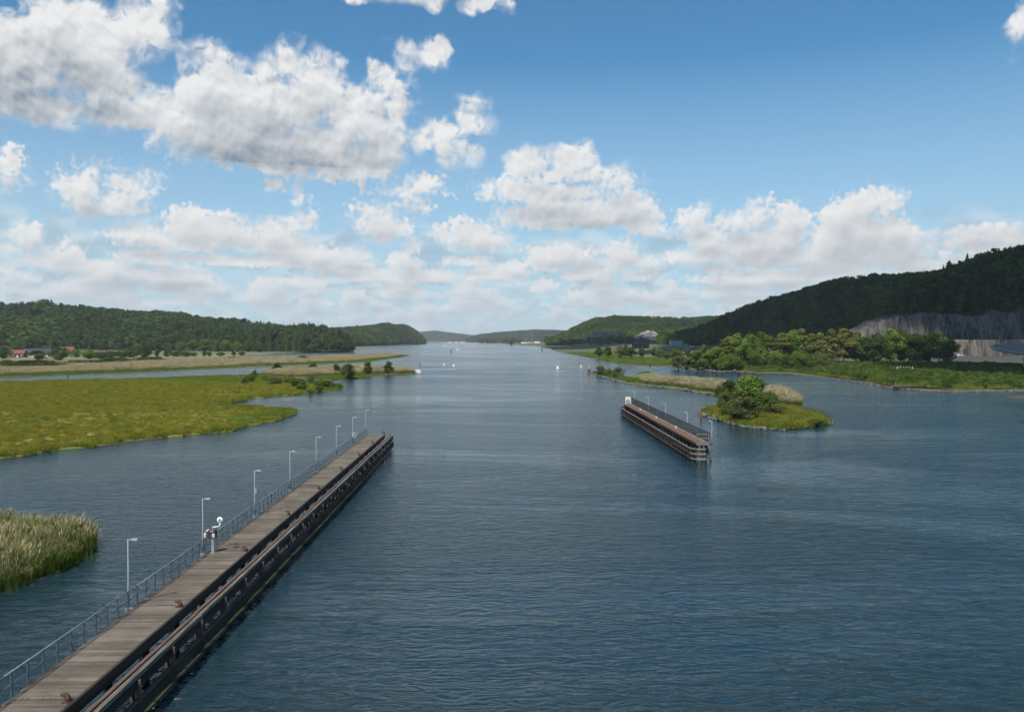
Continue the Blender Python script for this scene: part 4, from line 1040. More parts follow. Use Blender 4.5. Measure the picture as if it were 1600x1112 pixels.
for i, (x, Y, top, w, k) in enumerate([(185, 1270, 535, 12, 'w'), (215, 1280, 536, 12, 'r'), (262, 1230, 534, 16, 'd'), (282, 1220, 533, 16, 'w'), (302, 1200, 531, 16, 'r'), (320, 1190, 529, 18, 'r'), (336, 1180, 530, 17, 'w'), (352, 1170, 531, 18, 'r'), (370, 1160, 533, 18, 'r'), (388, 1150, 532, 17, 'd'), (405, 1140, 533, 18, 'd')]):
    px_plant('edge_tree', '%s at the foot of the left ridge, %s from the left' % (KIND[k][1], nth(i)), 'tree', KIND[k][0], x, 0, top, w, 'trees at the foot of the left ridge', i, 0.9, Y)
for i, (x, top, w) in enumerate([(462, 530, 16), (474, 531, 15), (486, 529, 16), (498, 528, 17), (510, 526, 18), (522, 526, 18), (533, 528, 16), (543, 531, 14), (550, 536, 9)]):
    px_plant('shore_tree', 'dark tree on the wooded point of the left shore, %s from the left' % nth(i), 'tree', B_dark, x, 0, top, w * 1.2, 'dark trees on the wooded point', i, 0.9, 1235 - i * 4)

# spruces and pines standing out on the skyline of the right hill
SKY_T = [(1322, 436, 1190, 8), (1356, 434, 1175, 7), (1404, 432, 1140, 8), (1418, 431, 1130, 7), (1446, 429, 1110, 9), (1462, 426, 1105, 8), (1473, 419, 1098, 9), (1482, 411, 1090, 11), (1497, 412, 1082, 11), (1510, 399, 1070, 10), (1526, 400, 1060, 10), (1542, 396, 1050, 11), (1553, 395, 1045, 10), (1577, 389, 1030, 11), (1590, 386, 1022, 12), (1204, 466, 1295, 7), (1176, 477, 1325, 6)]
GR1 = G_R1.reshape(-1, 3)
for i, (x, top, Y, w) in enumerate(sorted(SKY_T)):
    p = at(x, 531, Y); z = GR1[np.argmin((GR1[:, 0] - p.x) ** 2 + (GR1[:, 1] - p.y) ** 2)][2]
    top, w = top - 5, w + 2
    px_plant('spruce_tree' if i % 3 else 'pine_tree', '%s on the skyline of the dark right hill, %s from the left' % ('pointed spruce' if i % 3 else 'ragged pine', nth(i)), 'tree', B_spruce if i % 3 else B_pine, x, 0, top, w, 'conifers on the right skyline', i, z - 0.5, Y)
# dark clumps on the far shore
for i, (x, Y, top, w, zb) in enumerate(sorted([(752, 4400, 528.5, 12, 0.6), (762, 4380, 527.5, 13, 0.6), (773, 4350, 528, 12, 0.6), (784, 4300, 527, 12, 0.7), (793, 4280, 526, 13, 0.7), (803, 4250, 526.5, 13, 0.7), (812, 4200, 528, 10, 0.7), (799, 2650, 529, 5, 0.8),
        (880, 1900, 530, 12, 7), (893, 1850, 529, 13, 8), (908, 1820, 528, 14, 8), (922, 1800, 526, 15, 8), (938, 1780, 525, 16, 8), (953, 1760, 525, 15, 8), (968, 1740, 524, 14, 9), (985, 1720, 526, 14, 9), (1002, 1700, 526, 13, 9)])):
    px_plant('far_tree', 'dark tree on the far shore beyond the river, %s from the left' % nth(i), 'tree', B_dark, x, 0, top, w * 1.3, 'dark trees on the far shore', i, zb, Y)
for i, (x, Y, top, w, k) in enumerate(sorted([(968, 720, 540, 18, 'w'), (978, 700, 537, 16, 'b'), (986, 690, 541, 16, 'd'), (1003, 720, 543, 12, 'd'), (1022, 700, 541, 12, 'b'), (1030, 690, 545, 14, 'w'), (936, 760, 541, 14, 'd'), (950, 740, 542, 14, 'd'), (1042, 640, 548, 20, 'd'), (1056, 620, 545, 20, 'b')])):
    px_plant('marsh_tree', '%s in the marsh left of the right grove, %s from the left' % (KIND[k][1], nth(i)), 'tree', KIND[k][0], x, 0, top, w, 'trees in the marsh left of the grove', i, 3.0, Y)


# ================================================================== built things: materials
def timber(name, c1, c2, period, axis, rough=0.85, moss=None):
    """weathered boards: tone changes from board to board along an axis, grain across"""
    m = bpy.data.materials.new(name); m.use_nodes = True
    nt = m.node_tree; bs = nt.nodes['Principled BSDF']; bs.inputs['Roughness'].default_value = rough; bs.inputs['Specular IOR Level'].default_value = 0.25
    geo = node(nt, 'ShaderNodeNewGeometry', 0)
    d = node(nt, 'ShaderNodeVectorMath', 1, dict(operation='DOT_PRODUCT'), i0=geo, i1=axis)
    k = (d / period)._m('FLOOR')
    wn = node(nt, 'ShaderNodeTexWhiteNoise', 0, dict(noise_dimensions='1D'), W=k)
    p = node(nt, 'ShaderNodeVectorMath', 0, dict(operation='MULTIPLY'), i0=geo, i1=(1.6, 14.0, 14.0))
    n = noise(nt, p, 1.0, 5.0, 0.65)
    big = noise(nt, geo, 0.45, 4.0, 0.6)
    f = wn * 0.30 + n * 0.62 + (big - 0.5) * 0.8
    c = mixc(nt, f.step(0.2, 0.85), c1, c2)
    if moss: c = mixc(nt, noise(nt, geo, 1.3, 5.0, 0.65).step(0.56, 0.70, 0.0, 0.55), c, moss)
    put(nt, c, bs.inputs['Base Color'])
    put(nt, node(nt, 'ShaderNodeBump', 0, None, Strength=0.5, Distance=0.01, Height=n), bs.inputs['Normal'])
    return m


PA = Vector((-0.0213, 1, 0)).normalized()
M['plank'] = timber('grey_deck_plank', (0.090, 0.073, 0.056), (0.225, 0.188, 0.146), 0.2, tuple(PA), 0.9, (0.13, 0.12, 0.06))
M['tar'] = mat('tarred_timber', (0.022, 0.018, 0.016), (0.045, 0.037, 0.030), 0.8, 1.2, (1, 0.2, 1), world=True)
M['waler_brown'] = mat('brown_waler', (0.15, 0.105, 0.085), (0.085, 0.062, 0.052), 0.9, 2.0, (4, 0.25, 4), bump=0.5, world=True)
M['waler_pale'] = mat('pale_waler', (0.20, 0.178, 0.145), (0.085, 0.072, 0.06), 0.9, 2.0, (4, 0.25, 4), bump=0.5, world=True)
M['algae'] = mat('algae_timber', (0.070, 0.066, 0.026), (0.022, 0.023, 0.012), 0.8, 0.7, (3, 0.3, 3), world=True)
M['galv'] = mat('galvanised_steel', (0.38, 0.40, 0.42), (0.30, 0.32, 0.34), 0.45, 3.0, metal=0.3, spec=0.5)
M['rail'] = mat('blue_grey_rail', (0.066, 0.083, 0.102), (0.09, 0.11, 0.13), 0.45, 4.0, metal=0.2, spec=0.5)
M['toprail'] = mat('bright_rail', (0.28, 0.325, 0.37), (0.22, 0.26, 0.30), 0.4, 4.0, metal=0.2, spec=0.5)
M['iron'] = mat('rusty_iron', (0.10, 0.055, 0.038), (0.055, 0.036, 0.030), 0.8, 6.0, bump=0.4)
M['rust'] = mat('rusty_steel', (0.20, 0.075, 0.04), (0.10, 0.045, 0.03), 0.9, 3.0, bump=0.4)
M['white'] = mat('white_paint', (0.78, 0.78, 0.76), (0.62, 0.62, 0.60), 0.6, 3.0)
M['red'] = mat('red_paint', (0.50, 0.05, 0.03), (0.40, 0.04, 0.03), 0.5, 3.0)
M['black'] = mat('black_plastic', (0.02, 0.02, 0.022), (0.03, 0.03, 0.03), 0.5, 3.0)
M['cabinet'] = mat('dark_cabinet', (0.035, 0.038, 0.042), (0.05, 0.052, 0.055), 0.5, 3.0)
M['lens'] = mat('lamp_glass', (0.55, 0.55, 0.5), (0.5, 0.5, 0.48), 0.2, 3.0)
M['cream'] = mat('cream_board', (0.74, 0.66, 0.44), (0.66, 0.58, 0.38), 0.6, 2.0)
M['concrete'] = mat('concrete', (0.36, 0.35, 0.33), (0.26, 0.25, 0.24), 0.9, 0.8, world=True)
M['redwood'] = timber('red_brown_deck', (0.145, 0.068, 0.047), (0.225, 0.108, 0.076), 0.2, (0, 1, 0))
M['oldwood'] = timber('grey_rail_wood', (0.13, 0.115, 0.095), (0.25, 0.225, 0.185), 0.7, (0, 1, 0))
M['darkwood'] = mat('dark_wood', (0.024, 0.021, 0.019), (0.055, 0.046, 0.040), 0.9, 1.5, (3, 0.5, 3), world=True)

# ------------------------------------------------------------------ long timber pier on the left
DECK, PW, PY0, PLEN = 2.8, 2.72, 22.0, 106.0
RZ1 = math.atan2(0.0213, 1)
pier = thing('timber_pier', 'long grey timber pier with steel railing in the left foreground', 'pier', (-21.02, PY0, 0), RZ1)
JOINTS = [11.3 + 12.0 * k for k in range(-1, 9)]           # local y of the bay joints (bollards and lamps stand there)
pl = []
for k in range(4):
    g = random.Random(k); b = MB(); j0, j1 = g.uniform(-0.05, 0.02), g.uniform(-0.01, 0.02)
    b.add([(j0, -0.0955, -0.06), (PW + j1, -0.0955, -0.06), (PW + j1, 0.0955, -0.06), (j0, 0.0955, -0.06), (j0, -0.092, 0), (PW + j1, -0.092, 0), (PW + j1, 0.092, 0), (j0, 0.092, 0)],
          [(0, 3, 2, 1), (4, 5, 6, 7), (0, 1, 5, 4), (1, 2, 6, 5), (2, 3, 7, 6), (3, 0, 4, 7)])
    pl.append(b.mesh('plank', M['plank']))
g = random.Random(3); rest = MB(); first = int(9.6 / 0.2)
for i in range(int(PLEN / 0.2)):
    y = 0.1 + i * 0.2; dz = g.uniform(-0.006, 0.006)
    if first <= i < first + 300:
        o = link('plank', pl[g.randrange(4)], pier, (g.uniform(-0.012, 0.012), y, DECK + dz)); o.rotation_euler = (0, g.uniform(-0.0015, 0.0015), g.uniform(-0.002, 0.002))
    else:
        rest.box((g.uniform(-0.05, 0.02), y - 0.094, DECK - 0.06 + dz), (PW + g.uniform(-0.01, 0.02), y + 0.094, DECK + dz))
tag(rest.build('far_planks', M['plank'], pier), None, None, None, 'stuff')
for k, j in enumerate(JOINTS):
    if 0 < j < PLEN: MB().box((0.0, j + 0.25, DECK + 0.008), (PW - 0.3, j + 0.43, DECK + 0.03)).build('joint_board', M['waler_pale'], pier)
for x in (0.25, 1.36, 2.42): MB().box((x - 0.11, 0.02, DECK - 0.36), (x + 0.11, PLEN - 0.02, DECK - 0.065)).build('stringer', M['tar'], pier)
MB().box((-0.12, 0.0, DECK - 0.32), (-0.03, PLEN, DECK - 0.03)).build('edge_beam', M['tar'], pier)
segs = [0.0] + [j for j in JOINTS if 0 < j < PLEN] + [PLEN]
for i, (a, b) in enumerate(zip(segs, segs[1:])):
    g = random.Random(90 + i); d = lambda s=0.025: g.uniform(-s, s)
    MB().beam((PW + 0.10, a + 0.03, DECK - 0.28), (PW + 0.10, b - 0.03, DECK - 0.28), 0.15, 0.60, ch=0.01).build('fascia_beam', M['tar'], pier)
    e = 3.6 if i == len(segs) - 2 else 0.0                  # the fenders run on past the deck's end
    z = 2.26
    MB().beam((PW + 0.66 + d(), a + 0.04, z + d()), (PW + 0.66 + d(), b + e - 0.04, z + d()), 0.22, 0.28, ch=0.02).build('upper_waler', M['waler_brown'], pier)
    MB().beam((PW + 0.93 + d(), a + 0.04, z - 0.06 + d()), (PW + 0.93 + d(), b + e * 1.25 - 0.04, z - 0.06 + d()), 0.24, 0.26, ch=0.02).build('upper_waler', M['waler_pale'], pier)
    MB().beam((PW + 1.02, a + 0.06, z - 0.44), (PW + 1.02, b + e * 0.9 - 0.04, z - 0.44), 0.12, 0.42, ch=0.01).build('fender_board', M['tar'], pier)
    MB().beam((PW + 1.02 + d(), a + 0.04, 1.08 + d()), (PW + 1.02 + d(), b + e * 1.15 - 0.04, 1.08 + d()), 0.24, 0.12, ch=0.02).build('lower_waler', M['waler_brown'], pier)
    MB().beam((PW + 1.06, a + 0.06, 0.72), (PW + 1.06, b + e - 0.04, 0.72), 0.14, 0.52, ch=0.01).build('fender_board', M['tar'], pier)
    MB().beam((PW + 0.92 + d(), a + 0.04, 0.06), (PW + 0.92 + d(), b + e * 0.7 - 0.04, 0.06), 0.20, 0.12, ch=0.02).build('water_waler', M['algae'], pier)
pile = MB().tube([(0, 0, -1.5), (0, 0, 2.30)], [0.17, 0.15], 10).mesh('pile', M['tar'], True)
inner = MB().tube([(0, 0, -1.5), (0, 0, DECK - 0.38)], [0.17, 0.16], 10).mesh('pile', M['tar'], True)
cap = MB().box((-0.05, -0.14, DECK - 0.66), (PW + 0.04, 0.14, DECK - 0.37)).mesh('cap_beam', M['tar'])
brk = MB().beam((0, 0, 2.10), (0, 0, 1.02), 0.16, 0.13, (0, 1, 0), 0.01).mesh('bracket', M['waler_brown'])
for k in range(28):
    y = 3.3 + 4.0 * k
    if y < PLEN + 2.5: link('pile', pile, pier, (PW + 0.78, y, 0))
    if y < PLEN:
        link('pile', inner, pier, (0.4, y, 0)); link('pile', inner, pier, (PW - 0.35, y, 0)); link('cap_beam', cap, pier, (0, y, 0))
    link('bracket', brk, pier, (PW + 1.15, y - 0.2, 0)) if y < PLEN + 2.5 else None
    if y < PLEN: MB().beam((PW + 0.02, y + 0.6, 1.9), (PW + 0.56, y + 0.6, 2.12), 0.14, 0.14).build('strut', M['tar'], pier)
post = MB().box((-0.04, -0.025, -0.22), (0.04, 0.025, 1.06)).mesh('rail_post', M['rail'])
for k in range(80):
    y = 9.4 + 1.2 * k
    if y < PLEN: link('rail_post', post, pier, (-0.06, y, DECK))
for a, b in zip(segs, segs[1:]):
    MB().tube([(-0.06, a, DECK + 1.09), (-0.06, b, DECK + 1.09)], 0.032, 8).build('top_rail', M['toprail'], pier, True)
    MB().tube([(-0.06, a, DECK + 0.55), (-0.06, b, DECK + 0.55)], 0.022, 8).build('mid_rail', M['rail'], pier, True)
MB().tube([(-0.06, PLEN, DECK + 1.09), (-0.06, PLEN, DECK - 0.2)], 0.032, 8).build('rail_post', M['rail'], pier, True)
P1 = lambda x, y, z: Matrix.Translation((-21.02, PY0, 0)) @ Matrix.Rotation(RZ1, 4, 'Z') @ Vector((x, y, z))


def lamp_post(label, loc, rz, h, arm, group):
    t = thing('lamp_post', label, 'lamp post', loc, rz, group)
    MB().box((-0.14, -0.14, -0.02), (0.14, 0.14, 0.025)).build('base_plate', M['galv'], t)
    MB().lathe([(0.066, 0), (0.066, h * 0.36), (0.044, h * 0.38), (0.040, h - 0.02), (0.025, h)], 12).build('post', M['galv'], t, True)
    MB().tube([(0, 0, h - 0.10), (0.12, 0, h - 0.04), (arm * 0.5, 0, h - 0.02)], 0.03, 8).build('arm', M['galv'], t, True)
    hd = MB(); w = 0.085
    hd.add([(arm * 0.36, -w * 0.6, h - 0.07), (arm, -w, h - 0.05), (arm, w, h - 0.05), (arm * 0.36, w * 0.6, h - 0.07), (arm * 0.36, -w * 0.5, h + 0.03), (arm, -w * 0.7, h + 0.05), (arm, w * 0.7, h + 0.05), (arm * 0.36, w * 0.5, h + 0.03)],
           [(0, 3, 2, 1), (4, 5, 6, 7), (0, 1, 5, 4), (1, 2, 6, 5), (2, 3, 7, 6), (3, 0, 4, 7)])
    o = hd.build('lamp_head', M['galv'], t)
    MB().box((arm * 0.5, -0.07, h - 0.085), (arm * 0.95, 0.07, h - 0.064)).build('lens', M['lens'], o)
    return t


LG = 'lamp posts along the left pier'
where = ['nearest the viewer', 'beside the grey control cabinet', 'carrying a small grey box', 'fourth from the viewer', 'fifth from the viewer', 'sixth from the viewer', 'beside the far lifebuoy', 'at the far end']
lamps = []
for k in range(8):
    y = JOINTS[2] - 0.2 + 11.93 * k - (0.35 if k == 1 else 0)
    lamps.append(y)
    t = lamp_post('slim grey lamp post on the left pier, %s' % where[k], P1(-0.24, y, DECK), RZ1, 3.95, 0.56, LG)
    MB().box((-0.10, -0.12, -0.24), (0.24, 0.12, -0.022)).build('bracket', M['galv'], t)
    if k == 2: MB().box((0.05, -0.10, 1.95), (0.19, 0.10, 2.35)).build('junction_box', M['galv'], t)

# mooring bollards: a leaning iron horn on the right edge of the deck
def bollard(label, loc, rz, group):
    t = thing('mooring_bollard', label, 'bollard', loc, rz, group)
    MB().box((-0.22, -0.17, 0), (0.16, 0.17, 0.04)).build('foot_plate', M['iron'], t)
    MB().tube([(0.02, 0, 0.03), (0.0, 0, 0.16), (-0.06, 0, 0.27), (-0.20, 0, 0.31), (-0.30, 0, 0.27)], [0.12, 0.105, 0.11, 0.09, 0.06], 10).build('horn', M['iron'], t, True)
    MB().beam((0.19, 0, 0.02), (0.19, 0, -0.55), 0.05, 0.12, (0, 1, 0)).build('strap', M['iron'], t)
    return t
bw = ['nearest the viewer', 'second from the viewer', 'opposite the control cabinet', 'fourth from the viewer', 'fifth from the viewer', 'sixth from the viewer', 'seventh from the viewer', 'second from the far end', 'at the far end']
for k, j in enumerate([q for q in JOINTS if 5 < q] + [PLEN - 0.4]):
    if k < 9: bollard('rusty iron mooring bollard on the left pier edge, %s' % bw[k], P1(PW - 0.12, j + (0.0 if j < 100 else 0), DECK + 0.012), RZ1, 'bollards on the left pier')


def ring(mb_r, r0, r1, n0, n1, a0, a1, seg_mat, name, parent, loc=(0, 0, 0), axis='X'):
    V = []; F = []
    for i in range(n0 + 1):
        a = a0 + (a1 - a0) * i / n0
        for j in range(n1):
            b = 2 * math.pi * j / n1; q = r0 + r1 * math.cos(b)
            V.append((r1 * math.sin(b), q * math.cos(a), q * math.sin(a)))
    F = [(i * n1 + j, i * n1 + (j + 1) % n1, (i + 1) * n1 + (j + 1) % n1, (i + 1) * n1 + j) for i in range(n0) for j in range(n1)]
    return link(name, np_mesh(name, V, F, seg_mat, True), parent, loc)


def lifebuoy(label, loc, rz):
    t = thing('lifebuoy', label, 'lifebuoy', loc, rz, 'lifebuoys on the left pier')
    for k in range(4):
        a = math.pi / 4 + k * math.pi / 2
        ring(None, 0.31, 0.065, 10, 10, a + 0.22, a + math.pi / 2 - 0.22, M['white'], 'ring_section', t)
        ring(None, 0.31, 0.068, 4, 10, a - 0.22, a + 0.22, M['red'], 'red_band', t)
    MB().tube([(-0.06, 0, -0.7), (-0.06, 0, 0.34)], 0.025, 6).build('holder', M['galv'], t)
    return t
lifebuoy('white lifebuoy with red bands hanging beside the control cabinet', P1(0.10, lamps[1] + 0.05, DECK + 1.35), RZ1 - 0.35)
lifebuoy('red and white lifebuoy near the far end of the left pier', P1(0.06, lamps[6] - 0.35, DECK + 1.35), RZ1 - 0.6)

c = thing('control_cabinet', 'grey post with dark control cabinet and white round signal on an arm', 'cabinet', P1(0.42, lamps[1] + 0.15, DECK + 0.012), 0.0)
MB().box((-0.16, -0.16, 0), (0.16, 0.16, 0.03)).build('base_plate', M['galv'], c)
MB().box((-0.085, -0.085, 0.03), (0.085, 0.085, 1.32)).build('post', M['galv'], c)
cb = MB().box((-0.27, -0.16, 1.10), (0.22, 0.16, 1.66)).build('cabinet_box', M['cabinet'], c)
MB().box((-0.01, -0.168, 1.16), (0.17, -0.162, 1.42)).build('notice', M['white'], cb)
MB().box((0.05, -0.174, 1.22), (0.10, -0.170, 1.32)).build('notice_symbol', M['black'], cb)
MB().box((-0.14, -0.168, 1.555), (0.08, -0.162, 1.60)).build('name_strip', M['white'], cb)
MB().box((0.225, -0.05, 1.18), (0.262, 0.05, 1.26)).build('red_button', M['red'], cb)
arm = MB().tube([(-0.02, 0, 1.64), (-0.02, 0, 1.86), (0.1, 0, 1.87), (0.42, 0, 1.88), (0.50, 0, 1.98), (0.50, 0, 2.16)], [0.06, 0.055, 0.045, 0.045, 0.055, 0.05], 10).build('arm', M['white'], c, True)
MB().box((0.03, -0.05, 1.665), (0.16, 0.05, 1.72)).build('red_switch', M['red'], cb)
sg = MB().lathe([(0.0, -0.05), (0.20, -0.05), (0.22, -0.02), (0.20, 0.04), (0.0, 0.05)], 24, (0.50, 0, 2.36), Matrix.Rotation(R(90), 4, 'X')).build('signal_disc', M['white'], c, True)
MB().lathe([(0.0, -0.01), (0.065, -0.01), (0.065, 0.01), (0.0, 0.01)], 16, (0.50, -0.060, 2.40), Matrix.Rotation(R(90), 4, 'X')).build('signal_lens', M['black'], sg)
q = MB()
for k in range(8):
    a0, a1 = R(205 + k * 16.25), R(205 + (k + 1) * 16.25)
    q.beam((0.50 + 0.125 * math.cos(a0), -0.058, 2.39 + 0.125 * math.sin(a0)), (0.50 + 0.125 * math.cos(a1), -0.058, 2.39 + 0.125 * math.sin(a1)), 0.02, 0.02, (0, 1, 0))
q.build('signal_arc', M['black'], sg)

# ------------------------------------------------------------------ guide jetty on the right
L2, W2 = 71.5, 1.9
RZ2 = math.atan2(0.65, 71.5)
jet = thing('guide_jetty', 'dark timber guide jetty with red brown deck right of the fairway', 'jetty', (27.25, 118.0, 0), RZ2)
J2 = lambda x, y, z: Matrix.Translation((27.25, 118.0, 0)) @ Matrix.Rotation(RZ2, 4, 'Z') @ Vector((x, y, z))
for k in range(6):
    a, b = L2 * k / 6, L2 * (k + 1) / 6
    MB().box((0.0, a, DECK - 0.10), (1.22, b - 0.02, DECK)).build('deck_section', M['redwood'], jet)
    MB().box((1.24, a, DECK - 0.10), (1.78, b - 0.02, DECK + 0.05)).build('kerb_board', M['oldwood'], jet)
    MB().box((-0.10, a, DECK - 0.36), (-0.005, b - 0.02, DECK - 0.04)).build('fascia_beam', M['darkwood'], jet)
    MB().box((1.79, a, DECK - 0.36), (1.9, b - 0.02, DECK - 0.02)).build('fascia_beam', M['darkwood'], jet)
    for zz, hh in ((0.16, 0.10), (0.55, 0.12), (0.92, 0.12), (1.33, 0.16)):
        MB().box((1.86, a, DECK + zz), (1.93, b - 0.02, DECK + zz + hh)).build('rail_board', M['darkwood'], jet)
po = MB().box((-0.055, -0.055, -0.3), (0.055, 0.055, 1.48)).mesh('rail_post', M['darkwood'])
for k in range(60): link('rail_post', po, jet, (1.985, 0.1 + k * 1.21, DECK))
lc = MB().box((-0.16, -0.16, -1.5), (0.16, 0.16, DECK - 0.38)).mesh('column', M['darkwood'])
fp = MB().tube([(0, 0, -1.5), (0, 0, 2.0)], 0.15, 8).mesh('fender_post', M['darkwood'], True)
kb = MB().beam((0.15, 0.15, 1.5), (0.15, 0.95, DECK - 0.37), 0.2, 0.2).mesh('knee_brace', M['darkwood'])
kb2 = MB().beam((0.15, -0.15, 1.5), (0.15, -0.95, DECK - 0.37), 0.2, 0.2).mesh('knee_brace', M['darkwood'])
for k in range(28):
    y = 1.2 + k * 2.56
    link('column', lc, jet, (0.18, y, 0)); link('column', lc, jet, (1.70, y, 0))
    link('fender_post', fp, jet, (-0.55, y + 0.4, 0))
    link('knee_brace', kb, jet, (0, y, 0)); link('knee_brace', kb2, jet, (0, y, 0)) if k else None
    MB().beam((-0.5, y, 1.7), (0.1, y, 1.7), 0.16, 0.16).build('strut', M['darkwood'], jet)
    if k % 4 == 0: MB().tube([(1.72, y, DECK - 0.35), (2.75, y - 0.2, -1.0)], 0.17, 8).build('raking_pile', M['oldwood'] if k == 0 else M['darkwood'], jet, True)
for z, mm in ((1.93, 'oldwood'), (1.20, 'darkwood'), (0.45, 'darkwood')):
    for k in range(6 if z != 1.20 else 1):
        a, b = 0.6 + (L2 + 1.0) * k / 6, 0.6 + (L2 + 1.0) * (k + 1) / 6
        MB().beam((-0.78, a, z), (-0.78, b - 0.04, z), 0.20, 0.12 if z > 1.5 else 0.24, ch=0.02).build('waler', M[mm], jet)
    MB().beam((-0.74, 0.62, z), (-0.05, -0.62, z), 0.2, 0.2, ch=0.02).build('corner_waler', M['oldwood'], jet)
    MB().beam((-0.07, -0.70, z), (1.25, -0.70, z), 0.2, 0.24, ch=0.02).build('end_waler', M['oldwood'], jet)
    MB().beam((-0.7, L2 + 1.55, z), (1.2, L2 + 2.0, z), 0.26, 0.28, ch=0.02).build('end_waler', M['darkwood'], jet)
for x in (0.1, 0.62, 1.1): MB().box((x - 0.13, -0.52, -1.5), (x + 0.13, -0.24, 2.05)).build('end_post', M['oldwood'], jet)
er = [((0.02, -0.04, 0), (0.13, 0.06, 1.36)), ((1.80, -0.04, 0), (1.92, 0.06, 1.36)), ((0.135, -0.03, 1.20), (1.795, 0.05, 1.36)), ((0.135, -0.03, 0.62), (1.795, 0.05, 0.74)), ((0.135, -0.03, 0.02), (1.795, 0.05, 0.14))]
for lo, hi in er: MB().box((lo[0], lo[1], DECK + lo[2]), (hi[0], hi[1], DECK + hi[2])).build('end_rail', M['oldwood'], jet)
MB().box((0.0, -0.12, DECK - 0.34), (1.92, -0.045, DECK + 0.0)).build('end_beam', M['oldwood'], jet)
MB().box((1.93, -0.1, DECK - 0.3), (2.5, 0.5, DECK - 0.12)).build('lamp_ledge', M['darkwood'], jet)
w2 = ['at the near end beside the end rail', 'second from the near end', 'in the middle of the row', 'fourth from the near end', 'at the far end by the cream board']
for k, (y, x) in enumerate(((0.2, 2.34), (15.3, 2.16), (33.2, 2.16), (51.6, 2.16), (69.6, 2.16))):
    t = lamp_post('slim grey lamp post on the right jetty, %s' % w2[k], J2(x, y, DECK - 0.12 + (0.0 if k == 0 else -0.1)), RZ2 + math.pi, 3.4, 0.5, 'lamp posts along the right jetty')
    if k: MB().box((-0.11, -0.1, -0.2), (0.17, 0.1, -0.025)).build('bracket', M['galv'], t)
for k, (px, py) in enumerate(((1056, 669), (1025.6, 653.5), (1000.6, 641))):
    p = ground(px, py, DECK)
    t = thing('mooring_bollard', 'small white bollard on the red brown jetty deck, %s' % ('nearest', 'middle one', 'farthest')[k], 'bollard', p, 0, 'white bollards on the right jetty')
    MB().lathe([(0.14, 0.004), (0.14, 0.04), (0.085, 0.05), (0.085, 0.26), (0.15, 0.30), (0.15, 0.36), (0.08, 0.40)], 12).build('bollard_body', M['white'], t, True)
    MB().box((-0.2, -0.2, 0.001), (0.2, 0.2, 0.02)).build('foot_plate', M['iron'], t)
t = thing('notice_board', 'cream board on a white frame at the far end of the right jetty', 'sign', J2(0.5, L2 - 0.5, DECK), RZ2)
MB().box((-0.22, -0.05, 1.0), (0.98, 0.05, 1.8)).build('panel', M['cream'], t)
for x in (-0.24, 0.95): MB().box((x - 0.05, 0.055, 0), (x + 0.05, 0.15, 1.75)).build('leg', M['white'], t)
for z in (0.35, 0.75): MB().box((-0.24, 0.06, z), (0.95, 0.12, z + 0.07)).build('crossbar', M['white'], t)
MB().beam((-0.2, 0.17, 0.02), (0.9, 0.17, 0.8), 0.05, 0.06).build('diagonal_bar', M['white'], t)


# ================================================================== smaller things on and by the water
p = ground(1096, 653.5)
t = thing('steel_pile', 'short rust red pile standing in the water off the island', 'pile', p)
MB().tube([(0, 0, -1.5), (-0.05, 0, 2.0)], [0.24, 0.23], 12).build('shaft', M['rust'], t, True)
MB().lathe([(0.26, 0), (0.26, 0.07), (0.1, 0.12)], 12, (-0.05, 0, 1.98)).build('cap', M['rust'], t)


def boom(label, a, b, n=24):
    t = thing('floating_boom', label, 'boom', a)
    for k in range(n):
        p, q = Vector(a).lerp(b, k / n) - a, Vector(a).lerp(b, (k + 0.9) / n) - a; p.z = q.z = 0.12
        MB().tube([p, q], 0.20, 6).build('float', M['galv'], t, True)
    return t


def square_sign(label, px, base, top, w, mark):
    p = ground(px, base); k = p.y / FPX; h = (base - top) * k
    t = thing('water_sign', label, 'sign', p)
    MB().tube([(0, 0, -1.0), (0, 0, h)], 0.09, 6).build('post', M['galv'], t)
    MB().lathe([(0.7, -0.2), (0.8, 0.1), (0.7, 0.3), (0.2, 0.4)], 10).build('float', M['galv'], t)
    o = MB().box((-w / 2, -0.16, h - w), (w / 2, -0.10, h)).build('board', M['white'], t)
    for x in (-0.42, 0.42): MB().box((x * w - 0.06, -0.185, h - w * 0.95), (x * w + 0.06, -0.165, h - w * 0.05)).build('border', M[mark], o)
    MB().box((-0.35 * w, -0.185, h - 0.14 * w), (0.35 * w, -0.165, h - 0.05 * w)).build('border', M[mark], o)
    MB().box((-0.35 * w, -0.185, h - 0.95 * w), (0.35 * w, -0.165, h - 0.86 * w)).build('border', M[mark], o)
    return t


boom('thin floating boom from the left beacon into the fairway', ground(658, 573.5), ground(708, 572))
boom('thin floating boom from the island tip into the fairway', ground(874, 576.2), ground(922, 575.2))
square_sign('white square sign on the left boom', 693.5, 573.5, 567, 1.5, 'galv')
square_sign('white square sign with red border on the right boom', 907.8, 575.6, 570, 1.5, 'red')
p = ground(655, 582.5)
t = thing('beacon_platform', 'white box shaped beacon platform with tall pole off the left islet', 'beacon', p)
MB().box((-2.0, -1.0, -0.6), (0.9, 1.0, 2.1)).build('platform', M['white'], t)
MB().box((-2.15, -1.15, 2.1), (1.05, 1.15, 2.25)).build('platform_edge', M['concrete'], t)
MB().tube([(0.6, 0, 2.2), (0.6, 0, 8.3)], [0.16, 0.10], 8).build('pole', M['galv'], t, True)
MB().tube([(0.6, 0, 4.0), (0.6, 0, 6.0)], [0.19, 0.17], 8).build('red_band', M['rust'], t, True)
MB().lathe([(0.1, 0), (0.25, 0.05), (0.25, 0.4), (0.05, 0.5)], 8, (0.6, 0, 8.25)).build('lantern', M['galv'], t)
p = ground(709, 572.2)
t = thing('marker_buoy', 'white marker buoy at the end of the left boom', 'buoy', p)
